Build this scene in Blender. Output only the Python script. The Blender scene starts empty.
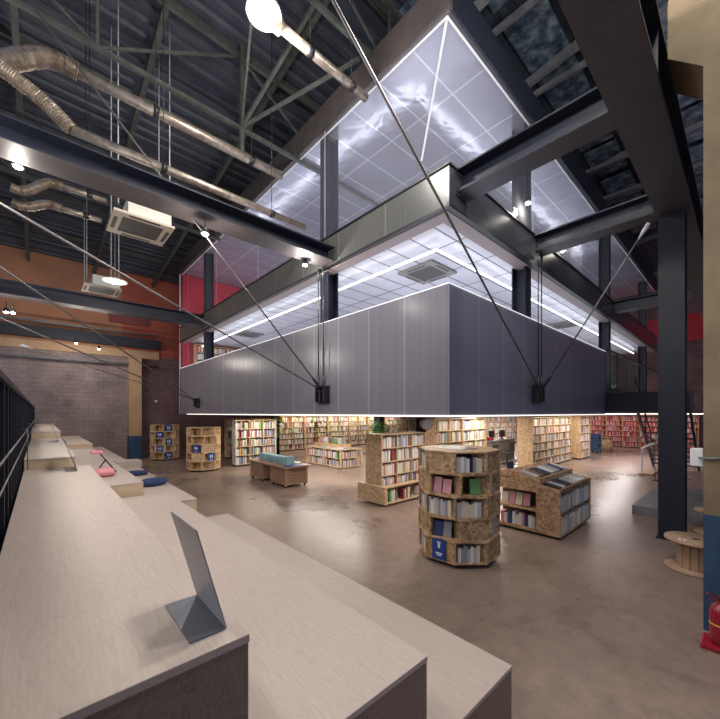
import bpy, math, random
from mathutils import Vector, Matrix
random.seed(7)
PI = math.pi
COL = bpy.context.scene.collection
# ------------------------------------------------------------ camera frame
H = 2.4
F = Vector((.673, .7395)); R_ = Vector((.7395, -.673)); FP = 351.5; HY = 413.0
def at(px, py, z=0.0):
    d = FP*(H-z)/(py-HY); r = (px-360)/FP*d
    return Vector((F.x*d+R_.x*r, F.y*d+R_.y*r, z))
def ad(px, py, d):
    r = (px-360)/FP*d
    return Vector((F.x*d+R_.x*r, F.y*d+R_.y*r, H+(HY-py)*d/FP))
# ------------------------------------------------------------ materials
M = {}
def mat(name, col, rough=.6, metal=0, emit=None, es=0, spec=.5):
    m = bpy.data.materials.new(name); m.use_nodes = True
    b = m.node_tree.nodes['Principled BSDF']
    b.inputs['Base Color'].default_value = (*col, 1); b.inputs['Roughness'].default_value = rough
    b.inputs['Metallic'].default_value = metal; b.inputs['Specular IOR Level'].default_value = spec
    if emit: b.inputs['Emission Color'].default_value = (*emit, 1); b.inputs['Emission Strength'].default_value = es
    M[name] = m; return m
def nt(m): return m.node_tree.nodes, m.node_tree.links, m.node_tree.nodes['Principled BSDF']
def ramp(n, stops):
    r = n.new('ShaderNodeValToRGB'); cr = r.color_ramp
    while len(cr.elements) < len(stops): cr.elements.new(.5)
    for e, (p, c) in zip(cr.elements, stops): e.position = p; e.color = (*c, 1)
    return r
def coords(n, l, scale=(1,1,1), rot=(0,0,0)):
    t = n.new('ShaderNodeTexCoord'); mp = n.new('ShaderNodeMapping')
    mp.inputs['Scale'].default_value = scale; mp.inputs['Rotation'].default_value = rot
    l.new(t.outputs['Object'], mp.inputs['Vector']); return mp.outputs['Vector']
def noisy(name, stops, scale=3, detail=6, rough=.6, stretch=(1,1,1), bump=0, dist=0, rrange=None, metal=0, spec=.5):
    m = mat(name, stops[0][1], rough, metal, spec=spec); n, l, b = nt(m)
    v = coords(n, l, stretch); t = n.new('ShaderNodeTexNoise'); l.new(v, t.inputs['Vector'])
    t.inputs['Scale'].default_value = scale; t.inputs['Detail'].default_value = detail; t.inputs['Distortion'].default_value = dist
    t.inputs['Roughness'].default_value = .62
    r = ramp(n, stops); l.new(t.outputs['Fac'], r.inputs['Fac']); l.new(r.outputs['Color'], b.inputs['Base Color'])
    if rrange:
        mr = n.new('ShaderNodeMapRange'); mr.inputs['From Min'].default_value=.3; mr.inputs['From Max'].default_value=.7
        mr.inputs['To Min'].default_value = rrange[0]; mr.inputs['To Max'].default_value = rrange[1]
        l.new(t.outputs['Fac'], mr.inputs['Value']); l.new(mr.outputs['Result'], b.inputs['Roughness'])
    if bump:
        bp = n.new('ShaderNodeBump'); bp.inputs['Strength'].default_value = bump; bp.inputs['Distance'].default_value=.02
        l.new(t.outputs['Fac'], bp.inputs['Height']); l.new(bp.outputs['Normal'], b.inputs['Normal'])
    return m
noisy('steel', [(.3,(.010,.012,.022)),(.7,(.017,.019,.032))], 4, rough=.45, spec=.3)
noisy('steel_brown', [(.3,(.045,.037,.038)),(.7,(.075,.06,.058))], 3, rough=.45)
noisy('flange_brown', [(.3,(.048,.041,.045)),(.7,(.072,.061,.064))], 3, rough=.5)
noisy('deck', [(.3,(.030,.034,.050)),(.7,(.055,.060,.080))], 2, rough=.55)
noisy('foil', [(.35,(.05,.075,.11)),(.5,(.14,.19,.26)),(.68,(.42,.50,.58))], 3.5, rough=.35, bump=.6, metal=.3)
noisy('truss', [(.3,(.035,.039,.037)),(.7,(.08,.085,.072))], 5, rough=.5)
noisy('pipe_grey', [(.3,(.13,.13,.15)),(.7,(.2,.2,.22))], 3, rough=.5)
noisy('duct', [(.3,(.22,.18,.15)),(.7,(.50,.42,.35))], 9, rough=.36, metal=.7, bump=.6)
mat('wire', (.42,.38,.34), .4, .7)
mat('rod_white', (.55,.55,.58), .5)
mat('cable', (.20,.18,.175), .45, .8)
mat('cable_dark', (.06,.06,.065), .4, .6)
noisy('cloth_blue', [(.3,(.015,.03,.09)),(.7,(.03,.06,.15))], 20, rough=.9)
noisy('cloth_pink', [(.3,(.62,.22,.26)),(.7,(.75,.32,.35))], 20, rough=.9)
mat('black', (.012,.012,.015), .45)
mat('white', (.75,.75,.76), .45)
mat('chrome', (.6,.6,.62), .25, 1)
mat('glow', (1,1,1), .5, emit=(.86,.92,1), es=3)
mat('glow_soft', (1,1,1), .5, emit=(1,.93,.86), es=.8)
mat('glow_warm', (1,1,1), .5, emit=(1,.86,.62), es=5)
mat('lamp_face', (1,1,1), .5, emit=(.95,1,.96), es=5)
mat('bulb', (1,1,1), .5, emit=(1,.97,.9), es=60)
mat('ext_red', (.26,.010,.02), .25)
mat('yellow', (.7,.5,.03), .5)
noisy('paint_tan', [(.3,(.15,.11,.065)),(.55,(.21,.155,.092)),(.75,(.27,.20,.125))], 1.6, rough=.8, bump=.25)
noisy('paint_blue', [(.3,(.018,.045,.10)),(.7,(.03,.07,.15))], 3, rough=.7, bump=.2)
noisy('orange_plaster', [(.3,(.30,.13,.07)),(.7,(.40,.19,.11))], 1, rough=.8)
noisy('red_spill_plaster', [(.3,(.30,.07,.045)),(.7,(.38,.10,.06))], 1, rough=.8)  # orange wall tinted redder, red light spill put into the colour
noisy('tan_beam', [(.3,(.38,.24,.14)),(.7,(.50,.33,.20))], 1.5, rough=.8)
noisy('red_paint', [(.3,(.42,.008,.025)),(.7,(.55,.014,.04))], 1, rough=.6)
noisy('dark_red', [(.3,(.10,.03,.03)),(.7,(.2,.05,.045))], .6, rough=.7)
# floor
m = noisy('concrete', [(.30,(.17,.122,.105)),(.5,(.26,.188,.15)),(.70,(.34,.25,.20))], .45, 5, rough=.3, rrange=(.22,.42), dist=.3)
n,l,b=nt(m); src=b.inputs['Base Color'].links[0].from_socket
t=n.new('ShaderNodeTexNoise'); t.inputs['Scale'].default_value=5; t.inputs['Detail'].default_value=12; t.inputs['Roughness'].default_value=.75; l.new(coords(n,l),t.inputs['Vector'])
r=ramp(n,[(.25,(.55,.54,.57)),(.45,(.90,.90,.93)),(.55,(1.02,1,1)),(.76,(1.35,1.32,1.3))]); l.new(t.outputs['Fac'],r.inputs['Fac'])
mx=n.new('ShaderNodeMix'); mx.data_type='RGBA'; mx.blend_type='MULTIPLY'; mx.inputs['Factor'].default_value=1
l.new(src,mx.inputs['A']); l.new(r.outputs['Color'],mx.inputs['B']); l.new(mx.outputs['Result'],b.inputs['Base Color'])
# plywood with rotary-cut figure
def plywood(name, c0, c1, c2):
    m = mat(name, c0, .5); n, l, b = nt(m)
    v = coords(n, l, (3.2,.6,3.2)); t = n.new('ShaderNodeTexNoise'); l.new(v, t.inputs['Vector']); t.inputs['Scale'].default_value=1.7; t.inputs['Detail'].default_value=2.5
    ma = n.new('ShaderNodeMath'); ma.operation='MULTIPLY'; ma.inputs[1].default_value=38; l.new(t.outputs['Fac'], ma.inputs[0])
    fr = n.new('ShaderNodeMath'); fr.operation='PINGPONG'; fr.inputs[1].default_value=1.0; l.new(ma.outputs[0], fr.inputs[0])
    r = ramp(n, [(0,c0),(.75,c1),(1,c2)]); l.new(fr.outputs[0], r.inputs['Fac'])
    t2 = n.new('ShaderNodeTexNoise'); v2 = coords(n,l,(60,3,60)); l.new(v2,t2.inputs['Vector']); t2.inputs['Scale'].default_value=2
    mx = n.new('ShaderNodeMix'); mx.data_type='RGBA'; mx.blend_type='MULTIPLY'; mx.inputs['Factor'].default_value=.5
    r2 = ramp(n, [(.3,(.78,.76,.74)),(.7,(1,1,1))]); l.new(t2.outputs['Fac'], r2.inputs['Fac'])
    l.new(r.outputs['Color'], mx.inputs['A']); l.new(r2.outputs['Color'], mx.inputs['B']); l.new(mx.outputs['Result'], b.inputs['Base Color'])
    return m
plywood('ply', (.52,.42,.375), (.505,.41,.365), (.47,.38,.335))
plywood('ply_side_shaded', (.27,.195,.155), (.24,.175,.135), (.19,.135,.105))  # shaded copy of the plywood, near riser fronts darkened in the colour
plywood('ply_side_lit', (.66,.50,.34), (.62,.46,.31), (.54,.40,.27))  # lit copy of the plywood, light on far block fronts in the colour
# osb
def osb(name, stops):
    m = mat(name, stops[0][1], .6); n, l, b = nt(m)
    v = coords(n, l, (1,1,1)); vo = n.new('ShaderNodeTexVoronoi'); vo.inputs['Scale'].default_value = 26; vo.inputs['Randomness'].default_value=1
    no = n.new('ShaderNodeTexNoise'); no.inputs['Scale'].default_value=6; l.new(v, no.inputs['Vector'])
    mx = n.new('ShaderNodeMix'); mx.data_type='VECTOR'; mx.inputs['Factor'].default_value=.12; l.new(v, mx.inputs[4]); l.new(no.outputs['Color'], mx.inputs[5]); l.new(mx.outputs[1], vo.inputs['Vector'])
    r = ramp(n, stops); l.new(vo.outputs['Color'], r.inputs['Fac']); l.new(r.outputs['Color'], b.inputs['Base Color'])
    return m
osb('osb', [(.1,(.27,.15,.075)),(.45,(.43,.26,.14)),(.8,(.58,.38,.22))])
osb('osb_light', [(.1,(.42,.26,.14)),(.45,(.58,.39,.22)),(.8,(.70,.52,.33))])
osb('osb_dark', [(.1,(.20,.12,.06)),(.45,(.35,.225,.12)),(.8,(.52,.36,.20))])
noisy('shelf_wood', [(.3,(.55,.38,.22)),(.7,(.66,.48,.30))], 4, rough=.55, stretch=(1,1,8))
noisy('slat_wood', [(.3,(.30,.18,.115)),(.7,(.40,.26,.17))], 4, rough=.6)
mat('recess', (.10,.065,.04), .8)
# block wall
def blocks(name, c1, c2, mortar, bw, bh, rotx=True):
    m = mat(name, c1, .85); n, l, b = nt(m)
    v = coords(n, l, rot=(PI/2,0,0)); br = n.new('ShaderNodeTexBrick'); l.new(v, br.inputs['Vector'])
    br.inputs['Color1'].default_value=(*c1,1); br.inputs['Color2'].default_value=(*c2,1); br.inputs['Mortar'].default_value=(*mortar,1)
    br.inputs['Scale'].default_value=1; br.inputs['Brick Width'].default_value=bw; br.inputs['Row Height'].default_value=bh; br.inputs['Mortar Size'].default_value=.012
    t = n.new('ShaderNodeTexNoise'); t.inputs['Scale'].default_value=1.2; t.inputs['Detail'].default_value=8; l.new(coords(n,l), t.inputs['Vector'])
    r = ramp(n, [(.3,(.65,.62,.62)),(.7,(1.15,1.1,1.1))]); l.new(t.outputs['Fac'], r.inputs['Fac'])
    mx = n.new('ShaderNodeMix'); mx.data_type='RGBA'; mx.blend_type='MULTIPLY'; mx.inputs['Factor'].default_value=1
    l.new(br.outputs['Color'], mx.inputs['A']); l.new(r.outputs['Color'], mx.inputs['B']); l.new(mx.outputs['Result'], b.inputs['Base Color'])
blocks('block', (.25,.20,.20), (.29,.235,.225), (.19,.15,.155), .4, .2)
blocks('brick_dark', (.17,.10,.11), (.21,.13,.135), (.12,.08,.085), .3, .15)
# polycarbonate
def poly(name, base, transp, rough, ribs=.0, axis=0, seam=.9, gl=.5, fleck=0):
    m = mat(name, base, rough); n, l, b = nt(m); out = n['Material Output']
    b.inputs['Specular IOR Level'].default_value = gl
    v = coords(n, l); s = n.new('ShaderNodeSeparateXYZ'); l.new(v, s.inputs[0])
    w = n.new('ShaderNodeMath'); w.operation='ADD'; l.new(s.outputs[0], w.inputs[0]); l.new(s.outputs[1], w.inputs[1])
    md = n.new('ShaderNodeMath'); md.operation='PINGPONG'; md.inputs[1].default_value=seam/2; l.new(w.outputs[0], md.inputs[0])
    lt = n.new('ShaderNodeMath'); lt.operation='LESS_THAN'; lt.inputs[1].default_value=.012; l.new(md.outputs[0], lt.inputs[0])
    md2 = n.new('ShaderNodeMath'); md2.operation='PINGPONG'; md2.inputs[1].default_value=.02; l.new(w.outputs[0], md2.inputs[0])
    bp = n.new('ShaderNodeBump'); bp.inputs['Strength'].default_value=ribs; bp.inputs['Distance'].default_value=.02
    l.new(md2.outputs[0], bp.inputs['Height']); l.new(bp.outputs['Normal'], b.inputs['Normal'])
    mc = n.new('ShaderNodeMix'); mc.data_type='RGBA'; mc.inputs['A'].default_value=(*base,1); mc.inputs['B'].default_value=(*[min(1,c*1.6+.03) for c in base],1)
    l.new(lt.outputs[0], mc.inputs['Factor'])
    wv = n.new('ShaderNodeTexNoise'); wv.noise_dimensions='1D'; wv.inputs['Scale'].default_value=14; wv.inputs['Detail'].default_value=3; l.new(w.outputs[0], wv.inputs['W'])
    rr = ramp(n, [(.3,(.92,.92,.93)),(.7,(1.08,1.07,1.07))]); l.new(wv.outputs['Fac'], rr.inputs['Fac'])
    mm = n.new('ShaderNodeMix'); mm.data_type='RGBA'; mm.blend_type='MULTIPLY'; mm.inputs['Factor'].default_value=1
    l.new(mc.outputs['Result'], mm.inputs['A']); l.new(rr.outputs['Color'], mm.inputs['B']); l.new(mm.outputs['Result'], b.inputs['Base Color'])
    tr = n.new('ShaderNodeBsdfTransparent'); ms = n.new('ShaderNodeMixShader')
    f = n.new('ShaderNodeMath'); f.operation='MULTIPLY_ADD'; f.inputs[1].default_value=-.35*transp; f.inputs[2].default_value=transp
    l.new(lt.outputs[0], f.inputs[0]); l.new(f.outputs[0], ms.inputs['Fac'])
    l.new(b.outputs[0], ms.inputs[1]); l.new(tr.outputs[0], ms.inputs[2]); l.new(ms.outputs[0], out.inputs['Surface'])
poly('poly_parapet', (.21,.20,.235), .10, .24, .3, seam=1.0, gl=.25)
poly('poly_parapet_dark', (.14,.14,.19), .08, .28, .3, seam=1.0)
poly('poly_band', (.10,.10,.095), .08, .28, .2, seam=1.5)
poly('poly_clear', (.5,.5,.58), .95, .12, .1, seam=3.6, gl=.5)
# mezzanine ceilings: panels with seams
def panels(name, base, seamc, sx, sy, rough, bump, metal=0):
    m = mat(name, base, rough, metal); n, l, b = nt(m)
    v = coords(n, l); s = n.new('ShaderNodeSeparateXYZ'); l.new(v, s.inputs[0]); ls=[]
    for k, sp in ((0,sx),(1,sy)):
        md = n.new('ShaderNodeMath'); md.operation='PINGPONG'; md.inputs[1].default_value=sp/2; l.new(s.outputs[k], md.inputs[0])
        lt = n.new('ShaderNodeMath'); lt.operation='LESS_THAN'; lt.inputs[1].default_value=.016 if metal>.3 else .02; l.new(md.outputs[0], lt.inputs[0]); ls.append(lt)
    mx = n.new('ShaderNodeMath'); mx.operation='MAXIMUM'; l.new(ls[0].outputs[0], mx.inputs[0]); l.new(ls[1].outputs[0], mx.inputs[1])
    t = n.new('ShaderNodeTexNoise'); t.inputs['Scale'].default_value=.8; t.inputs['Detail'].default_value=4; l.new(v, t.inputs['Vector'])
    r = ramp(n, [(.3,tuple(c*.82 for c in base)),(.7,base)]); l.new(t.outputs['Fac'], r.inputs['Fac'])
    mc = n.new('ShaderNodeMix'); mc.data_type='RGBA'; mc.inputs['B'].default_value=(*seamc,1); l.new(r.outputs['Color'], mc.inputs['A'])
    l.new(mx.outputs[0], mc.inputs['Factor']); l.new(mc.outputs['Result'], b.inputs['Base Color'])
    w = n.new('ShaderNodeTexNoise'); w.inputs['Scale'].default_value=1.6; w.inputs['Distortion'].default_value=.5; l.new(v, w.inputs['Vector'])
    bp = n.new('ShaderNodeBump'); bp.inputs['Strength'].default_value=bump; bp.inputs['Distance'].default_value=.1; l.new(w.outputs['Fac'], bp.inputs['Height']); l.new(bp.outputs['Normal'], b.inputs['Normal'])
panels('ceil_low', (.68,.66,.70), (.13,.12,.15), 1.2, .6, .3, .6, .15)
panels('ceil_up', (.31,.31,.38), (.52,.52,.60), 1.5, .9, .15, .16, .45)
panels('soffit', (.3,.28,.28), (.2,.2,.2), 1.2, 1.2, .6, 0)
PAL = {'white':(.72,.70,.68),'cream':(.66,.58,.42),'red':(.42,.05,.05),'dark red':(.2,.03,.05),'navy':(.03,.05,.16),'blue':(.06,.16,.38),
 'teal':(.26,.44,.47),'grey':(.28,.28,.31),'black':(.03,.03,.035),'pink':(.60,.28,.30),'green':(.14,.34,.10),'orange':(.55,.22,.07),'brown':(.22,.12,.07),'pale blue':(.38,.50,.60),'yellow':(.66,.50,.12),'light grey':(.48,.47,.50)}
for k, c in PAL.items(): mat('book_'+k.replace(' ','_'), c, .5)
mat('pages', (.7,.66,.58), .8)
MATS = lambda k: M['book_'+k.replace(' ','_')]
noisy('leaf', [(.3,(.03,.10,.02)),(.7,(.08,.22,.05))], 5, rough=.5)
noisy('leaf_pale', [(.3,(.16,.24,.05)),(.7,(.3,.38,.12))], 5, rough=.5)
noisy('pot', [(.3,(.05,.05,.055)),(.7,(.08,.08,.085))], 5, rough=.5)
mat('bookend_metal', (.20,.21,.25), .35, .6)
noisy('plat', [(.3,(.13,.125,.135)),(.7,(.19,.18,.19))], 3, rough=.5)
mat('poster_blue', (.012,.05,.25), .4)
mat('ac_beige', (.50,.42,.33), .5)
mat('ac_dim',(.22,.20,.19),.5)
mat('ac_white', (.72,.70,.62), .5)
mat('grille', (.07,.065,.06), .6)
# ------------------------------------------------------------ mesh builder
class MB:
    def __init__(s): s.v=[]; s.f=[]; s.m=[]; s.mats=[]; s.cur=0; s.smooth=[]; s.sm=False
    def use(s, name):
        mt = M[name] if isinstance(name, str) else name
        if mt not in s.mats: s.mats.append(mt)
        s.cur = s.mats.index(mt); return s
    def add(s, vs, fs):
        o = len(s.v); s.v += [Vector(v) for v in vs]
        for f in fs: s.f.append([i+o for i in f]); s.m.append(s.cur); s.smooth.append(s.sm)
        return s
    def box(s, x0,x1,y0,y1,z0,z1, T=None):
        vs = [Vector((x,y,z)) for z in (z0,z1) for y in (y0,y1) for x in (x0,x1)]
        if T: vs = [T@v for v in vs]
        return s.add(vs, [(0,2,3,1),(4,5,7,6),(0,1,5,4),(2,6,7,3),(0,4,6,2),(1,3,7,5)])
    def prism(s, poly, z0, z1):   # poly list of (x,y)
        n = len(poly); vs = [(x,y,z0) for x,y in poly]+[(x,y,z1) for x,y in poly]
        return s.add(vs, [tuple(range(n-1,-1,-1)), tuple(range(n,2*n))]+[(i,(i+1)%n,n+(i+1)%n,n+i) for i in range(n)])
    def prism_x(s, poly, x0, x1): # poly (y,z)
        n = len(poly); vs = [(x0,y,z) for y,z in poly]+[(x1,y,z) for y,z in poly]
        return s.add(vs, [tuple(range(n-1,-1,-1)), tuple(range(n,2*n))]+[(i,(i+1)%n,n+(i+1)%n,n+i) for i in range(n)])
    def bar(s, a, b, w, h):
        a=Vector(a); b=Vector(b); d=(b-a).normalized(); up=Vector((0,0,1)) if abs(d.z)<.95 else Vector((0,1,0))
        sd=d.cross(up).normalized()*w/2; u=sd.cross(d).normalized()*h/2
        vs=[p+sx*sd+sz*u for p in (a,b) for sx,sz in ((-1,-1),(1,-1),(1,1),(-1,1))]
        return s.add(vs,[(3,2,1,0),(4,5,6,7),(0,1,5,4),(1,2,6,5),(2,3,7,6),(3,0,4,7)])
    def tube(s, pts, r, n=8, cap=True):
        pts=[Vector(p) for p in pts]; rs = r if isinstance(r,(list,tuple)) else [r]*len(pts); vs=[]; fs=[]
        prev=None
        for i,p in enumerate(pts):
            d=(pts[min(i+1,len(pts)-1)]-pts[max(i-1,0)]).normalized()
            if prev is None:
                up=Vector((0,0,1)) if abs(d.z)<.9 else Vector((1,0,0)); sd=d.cross(up).normalized()
            else: sd=(prev-d*prev.dot(d)).normalized()
            prev=sd; u=sd.cross(d)
            vs+= [p+rs[i]*(math.cos(2*PI*k/n)*sd+math.sin(2*PI*k/n)*u) for k in range(n)]
        for i in range(len(pts)-1):
            fs+=[(i*n+k,i*n+(k+1)%n,(i+1)*n+(k+1)%n,(i+1)*n+k) for k in range(n)]
        sm=s.sm; s.sm=True; s.add(vs,fs); s.sm=False
        if cap: 
            o=len(s.v)-len(vs)
            for f in (list(range(n-1,-1,-1)), list(range((len(pts)-1)*n,len(pts)*n))): s.f.append([i+o for i in f]); s.m.append(s.cur); s.smooth.append(False)
        s.sm=sm; return s
    def lathe(s, c, prof, n=24):  # prof (r,z)
        c=Vector(c); return s.tube_raw(c, prof, n)
    def tube_raw(s, c, prof, n):
        vs=[c+Vector((r*math.cos(2*PI*k/n), r*math.sin(2*PI*k/n), z)) for r,z in prof for k in range(n)]
        fs=[(i*n+k,i*n+(k+1)%n,(i+1)*n+(k+1)%n,(i+1)*n+k) for i in range(len(prof)-1) for k in range(n)]
        fs+=[tuple(range(n-1,-1,-1)), tuple(range((len(prof)-1)*n,len(prof)*n))]
        sm=s.sm; s.sm=True; s.add(vs,fs); s.sm=sm; return s
    def ibeam(s, a, b, w, h, tf=.03, tw=.02):
        a=Vector(a); b=Vector(b); up=Vector((0,0,1))
        s.bar(a+up*(h/2-tf/2), b+up*(h/2-tf/2), w, tf); s.bar(a-up*(h/2-tf/2), b-up*(h/2-tf/2), w, tf); s.bar(a,b,tw,h-2*tf); return s
    def build(s, name, parent=None, local=False, bevel=0):
        me=bpy.data.meshes.new(name); off=Vector((0,0,0))
        if parent is not None and not local:
            inv=world(parent).inverted(); vs=[inv@v for v in s.v]
        else: vs=s.v
        me.from_pydata([tuple(v) for v in vs],[],s.f)
        for mt in s.mats: me.materials.append(mt)
        me.polygons.foreach_set('material_index', s.m); me.polygons.foreach_set('use_smooth', s.smooth); me.update()
        o=bpy.data.objects.new(name, me); COL.objects.link(o)
        if parent is not None: o.parent=parent
        if bevel:
            b=o.modifiers.new('b','BEVEL'); b.width=bevel; b.segments=2; b.limit_method='ANGLE'
        return o
def world(o):
    m=o.matrix_basis.copy(); p=o.parent
    while p: m=p.matrix_basis@m; p=p.parent
    return m
def tag(o, label=None, cat=None, group=None, kind=None):
    if label: o['label']=label
    if cat: o['category']=cat
    if group: o['group']=group
    if kind: o['kind']=kind
    return o
def thing(name, label, cat, loc=(0,0,0), rz=0, group=None):
    o=bpy.data.objects.new(name,None); COL.objects.link(o); o.location=loc; o.rotation_euler=(0,0,rz); o.empty_display_size=.1
    return tag(o,label,cat,group)
CH={}
def copy_tree(o, parent=None, loc=None, rz=None, label=None):
    kids=[c for c in o.children]
    c=o.copy(); COL.objects.link(c)
    if parent: c.parent=parent
    if loc is not None: c.location=loc
    if rz is not None: c.rotation_euler=(0,0,rz)
    if label: c['label']=label
    for k in kids: copy_tree(k,c)
    return c
def one(name, mb, label, cat, group=None, **k): return tag(mb.build(name,**k),label,cat,group)
def struct(name, mb, label=None): return tag(mb.build(name),label,None,None,'structure')
# ------------------------------------------------------------ levels of the mezzanine
XM, YM = 5.17, 3.42; YF = 19.1; XP = 15.1; XE = 26.0
ZB, ZP, ZC0, ZC1, ZR0, ZR1 = 2.36, 4.62, 5.95, 6.65, 9.35, 10.0
def zroof(y): return 12.2-(y-3)*.126 if y>3 else 12.2+(y-3)*.10
WX0, WX1, WY0, WY1 = -3.5, 31.0, -7.0, 22.1
# ------------------------------------------------------------ room shell
struct('floor', MB().use('concrete').box(WX0,WX1,WY0,WY1,-.2,0))
w=MB().use('block').box(WX0,3.7,WY1,WY1+.3,0,5.5).use('brick_dark').box(3.7,WX1,WY1,WY1+.3,0,5.5)
w.use('orange_plaster').box(WX0,3.2,WY1+.02,WY1+.3,5.5,9.95).use('red_spill_plaster').box(3.2,5.9,WY1+.02,WY1+.3,5.5,9.95).use('red_paint').box(5.9,WX1,WY1+.02,WY1+.3,5.5,9.95)
struct('wall_back', w)
w=MB().use('brick_dark').box(WX1,WX1+.3,WY0,WY1+.3,0,7.1).box(WX1,WX1+.3,WY0,WY1+.3,8.8,12.6).use('red_paint').box(WX1,WX1+.3,WY0,WY1+.3,7.1,8.8)
struct('wall_right', w)
# horizontal concrete band on the back wall
struct('trim_1', MB().use('tan_beam').box(WX0,4.9,WY1-.12,WY1,5.35,5.75))
struct('trim_2', MB().use('steel').box(WX0,4.9,WY1-.5,WY1-.22,5.85,6.35))
# corrugated roof deck
d=MB().use('deck'); vs=[];fs=[]; y=WY0; k=0; prof=[]
while y<WY1+.25:
    prof+=[(y,0),(y+.14,0),(y+.18,.07),(y+.30,.07)]; y+=.34
for x in (WX0,WX1):
    for (yy,dz) in prof: vs.append((x,yy,zroof(yy)+dz))
n=len(prof)
for i in range(n-1): fs.append((i,i+1,n+i+1,n+i))
d.add(vs,fs); d.use('deck').prism_x([(WY0,zroof(WY0)+.12),(3,12.35),(WY1+.3,zroof(WY1)+.12),(WY1+.3,zroof(WY1)+.2),(3,12.45),(WY0,zroof(WY0)+.2)],WX0,WX1)
ceil=struct('ceiling', d)
for k_,y in enumerate([-4,-2.6,-1.2,.2,1.6,2.9,4.3,5.7,7.1,8.5,9.9,11.3,12.7,14.1,15.5,16.9,18.3,19.7,21.1]):
    z=zroof(y)-.12; MB().use(('truss' if k_%2 else 'deck') if y>3.2 else 'pipe_grey').bar((WX0,y,z),(WX1,y,z),.07,.16).build('purlin',ceil)
for x in [-1.6,-.4,2.0,4.6,7.4,10.2,13,15.8,18.6,21.4,24.2]:
    f=MB().use('truss' if x<6 else 'pipe_grey')
    f.bar((x,3,zroof(3)-.35),(x,WY1,zroof(WY1)-.35),.12,.22); f.bar((x,3,zroof(3)-.35),(x,WY0,zroof(WY0)-.35),.12,.22)
    f.build('rafter',ceil)
# insulation foil between purlins on the near right bay
for i,y in enumerate([-1.9,-.5,.9,2.25,3.6,5.0]):
    for j in range(8):
        x=6.1+j*2.2; z=zroof(y)-.07-.05*((i+j)%2)
        MB().use('foil').bar((x+.12,y,z),(x+2.0,y,z),1.0,.05).build('insulation_panel',ceil)
for x in (8,10.4,12.8,15.2,17.6): MB().use('pipe_grey').bar((x,5.8,zroof(5.8)-.35),(x,-2.5,zroof(-2.5)-.35),.10,.12).build('rafter',ceil)
# roof trusses running across the hall
def truss(y, zb, x0, x1, label, step=1.5):
    t=thing('roof_truss',label,'roof truss',((x0+x1)/2,y,zb)); zt=zroof(y)-.5
    MB().use('truss').bar((x0,y,zb),(x1,y,zb),.08,.08).build('bottom_chord',t)
    MB().use('truss').bar((x0,y,zt),(x1,y,zt),.08,.08).build('top_chord',t)
    x=x0; k=0
    while x<x1-.1:
        MB().use('truss').bar((x,y,zb),(x,y,zt),.05,.05).build('web_post',t)
        a,b=((x,y,zb),(min(x+step,x1),y,zt)) if k%2 else ((x,y,zt),(min(x+step,x1),y,zb))
        MB().use('truss').bar(a,b,.045,.045).build('web_brace',t)
        x+=step; k+=1
truss(8.25,9.3,-2,9.5,'green-grey lattice roof truss above the long silver ducts',2.8)
truss(5.3,9.9,-1.5,8,'green-grey lattice roof truss over the round high-bay lamp',2.4)
truss(13.3,8.9,-2,5.0,'dim lattice roof truss above the farther beige cassette unit')
truss(2.4,10.4,4,24,'lattice roof truss over the gap between big beam and mezzanine')
# knee braces fanning near (257,95)
kb=MB().use('truss')
kb.bar((3.6,8.2,9.3),(4.4,5.3,11.4),.07,.07).bar((3.6,8.2,9.3),(2.6,5.3,9.9),.05,.05).bar((3.6,8.2,9.3),(5.0,5.5,9.9),.06,.06).bar((3.6,8.2,8.7),(3.6,8.2,11.3),.09,.09).bar((3.6,8.2,9.0),(3.9,11,10.9),.06,.06).bar((3.6,8.2,9.0),(3.3,11,10.9),.06,.06)
one('roof_brace',kb,'fan of green-grey roof braces meeting at a dark post under the truss','roof brace')
# ------------------------------------------------------------ pillars & columns of the hall
p=MB().use('paint_tan').box(5.44,6.1,-.4,.32,1.28,12).use('paint_blue').box(5.44,6.1,-.4,.32,0,1.28)
p.use('paint_tan').prism_x([(.32,6.25),(.62,6.55),(.62,7.2),(.5,7.6),(.32,7.6)],5.44,6.1)
struct('trim_3', p)
b0=at(129,458.5); 
p=MB().use('tan_beam').box(3.42,3.98,21.55,22.1,1.2,5.35).use('paint_blue').box(3.42,3.98,21.55,22.1,0,1.2)
struct('trim_4', p)
def hcol(name,x,y,z0,z1,a,label,along='y'):
    c=MB().use('steel')
    if along=='y': c.box(x-a/2,x-a/2+.03,y-a/2,y+a/2,z0,z1).box(x+a/2-.03,x+a/2,y-a/2,y+a/2,z0,z1).box(x-a/2+.03,x+a/2-.03,y-.012,y+.012,z0,z1)
    else: c.box(x-a/2,x+a/2,y-a/2,y-a/2+.03,z0,z1).box(x-a/2,x+a/2,y+a/2-.03,y+a/2,z0,z1).box(x-.012,x+.012,y-a/2+.03,y+a/2-.03,z0,z1)
    return c
t=thing('steel_column','tall black steel column standing on the floor beside the wooden cable spools','column',(8.96,.95,0))
hcol('',8.96,.95,0.03,6.19,.38,'').build('shaft',t)
MB().use('steel').box(8.74,9.18,.73,1.17,0,.03).build('base_plate',t)
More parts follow.
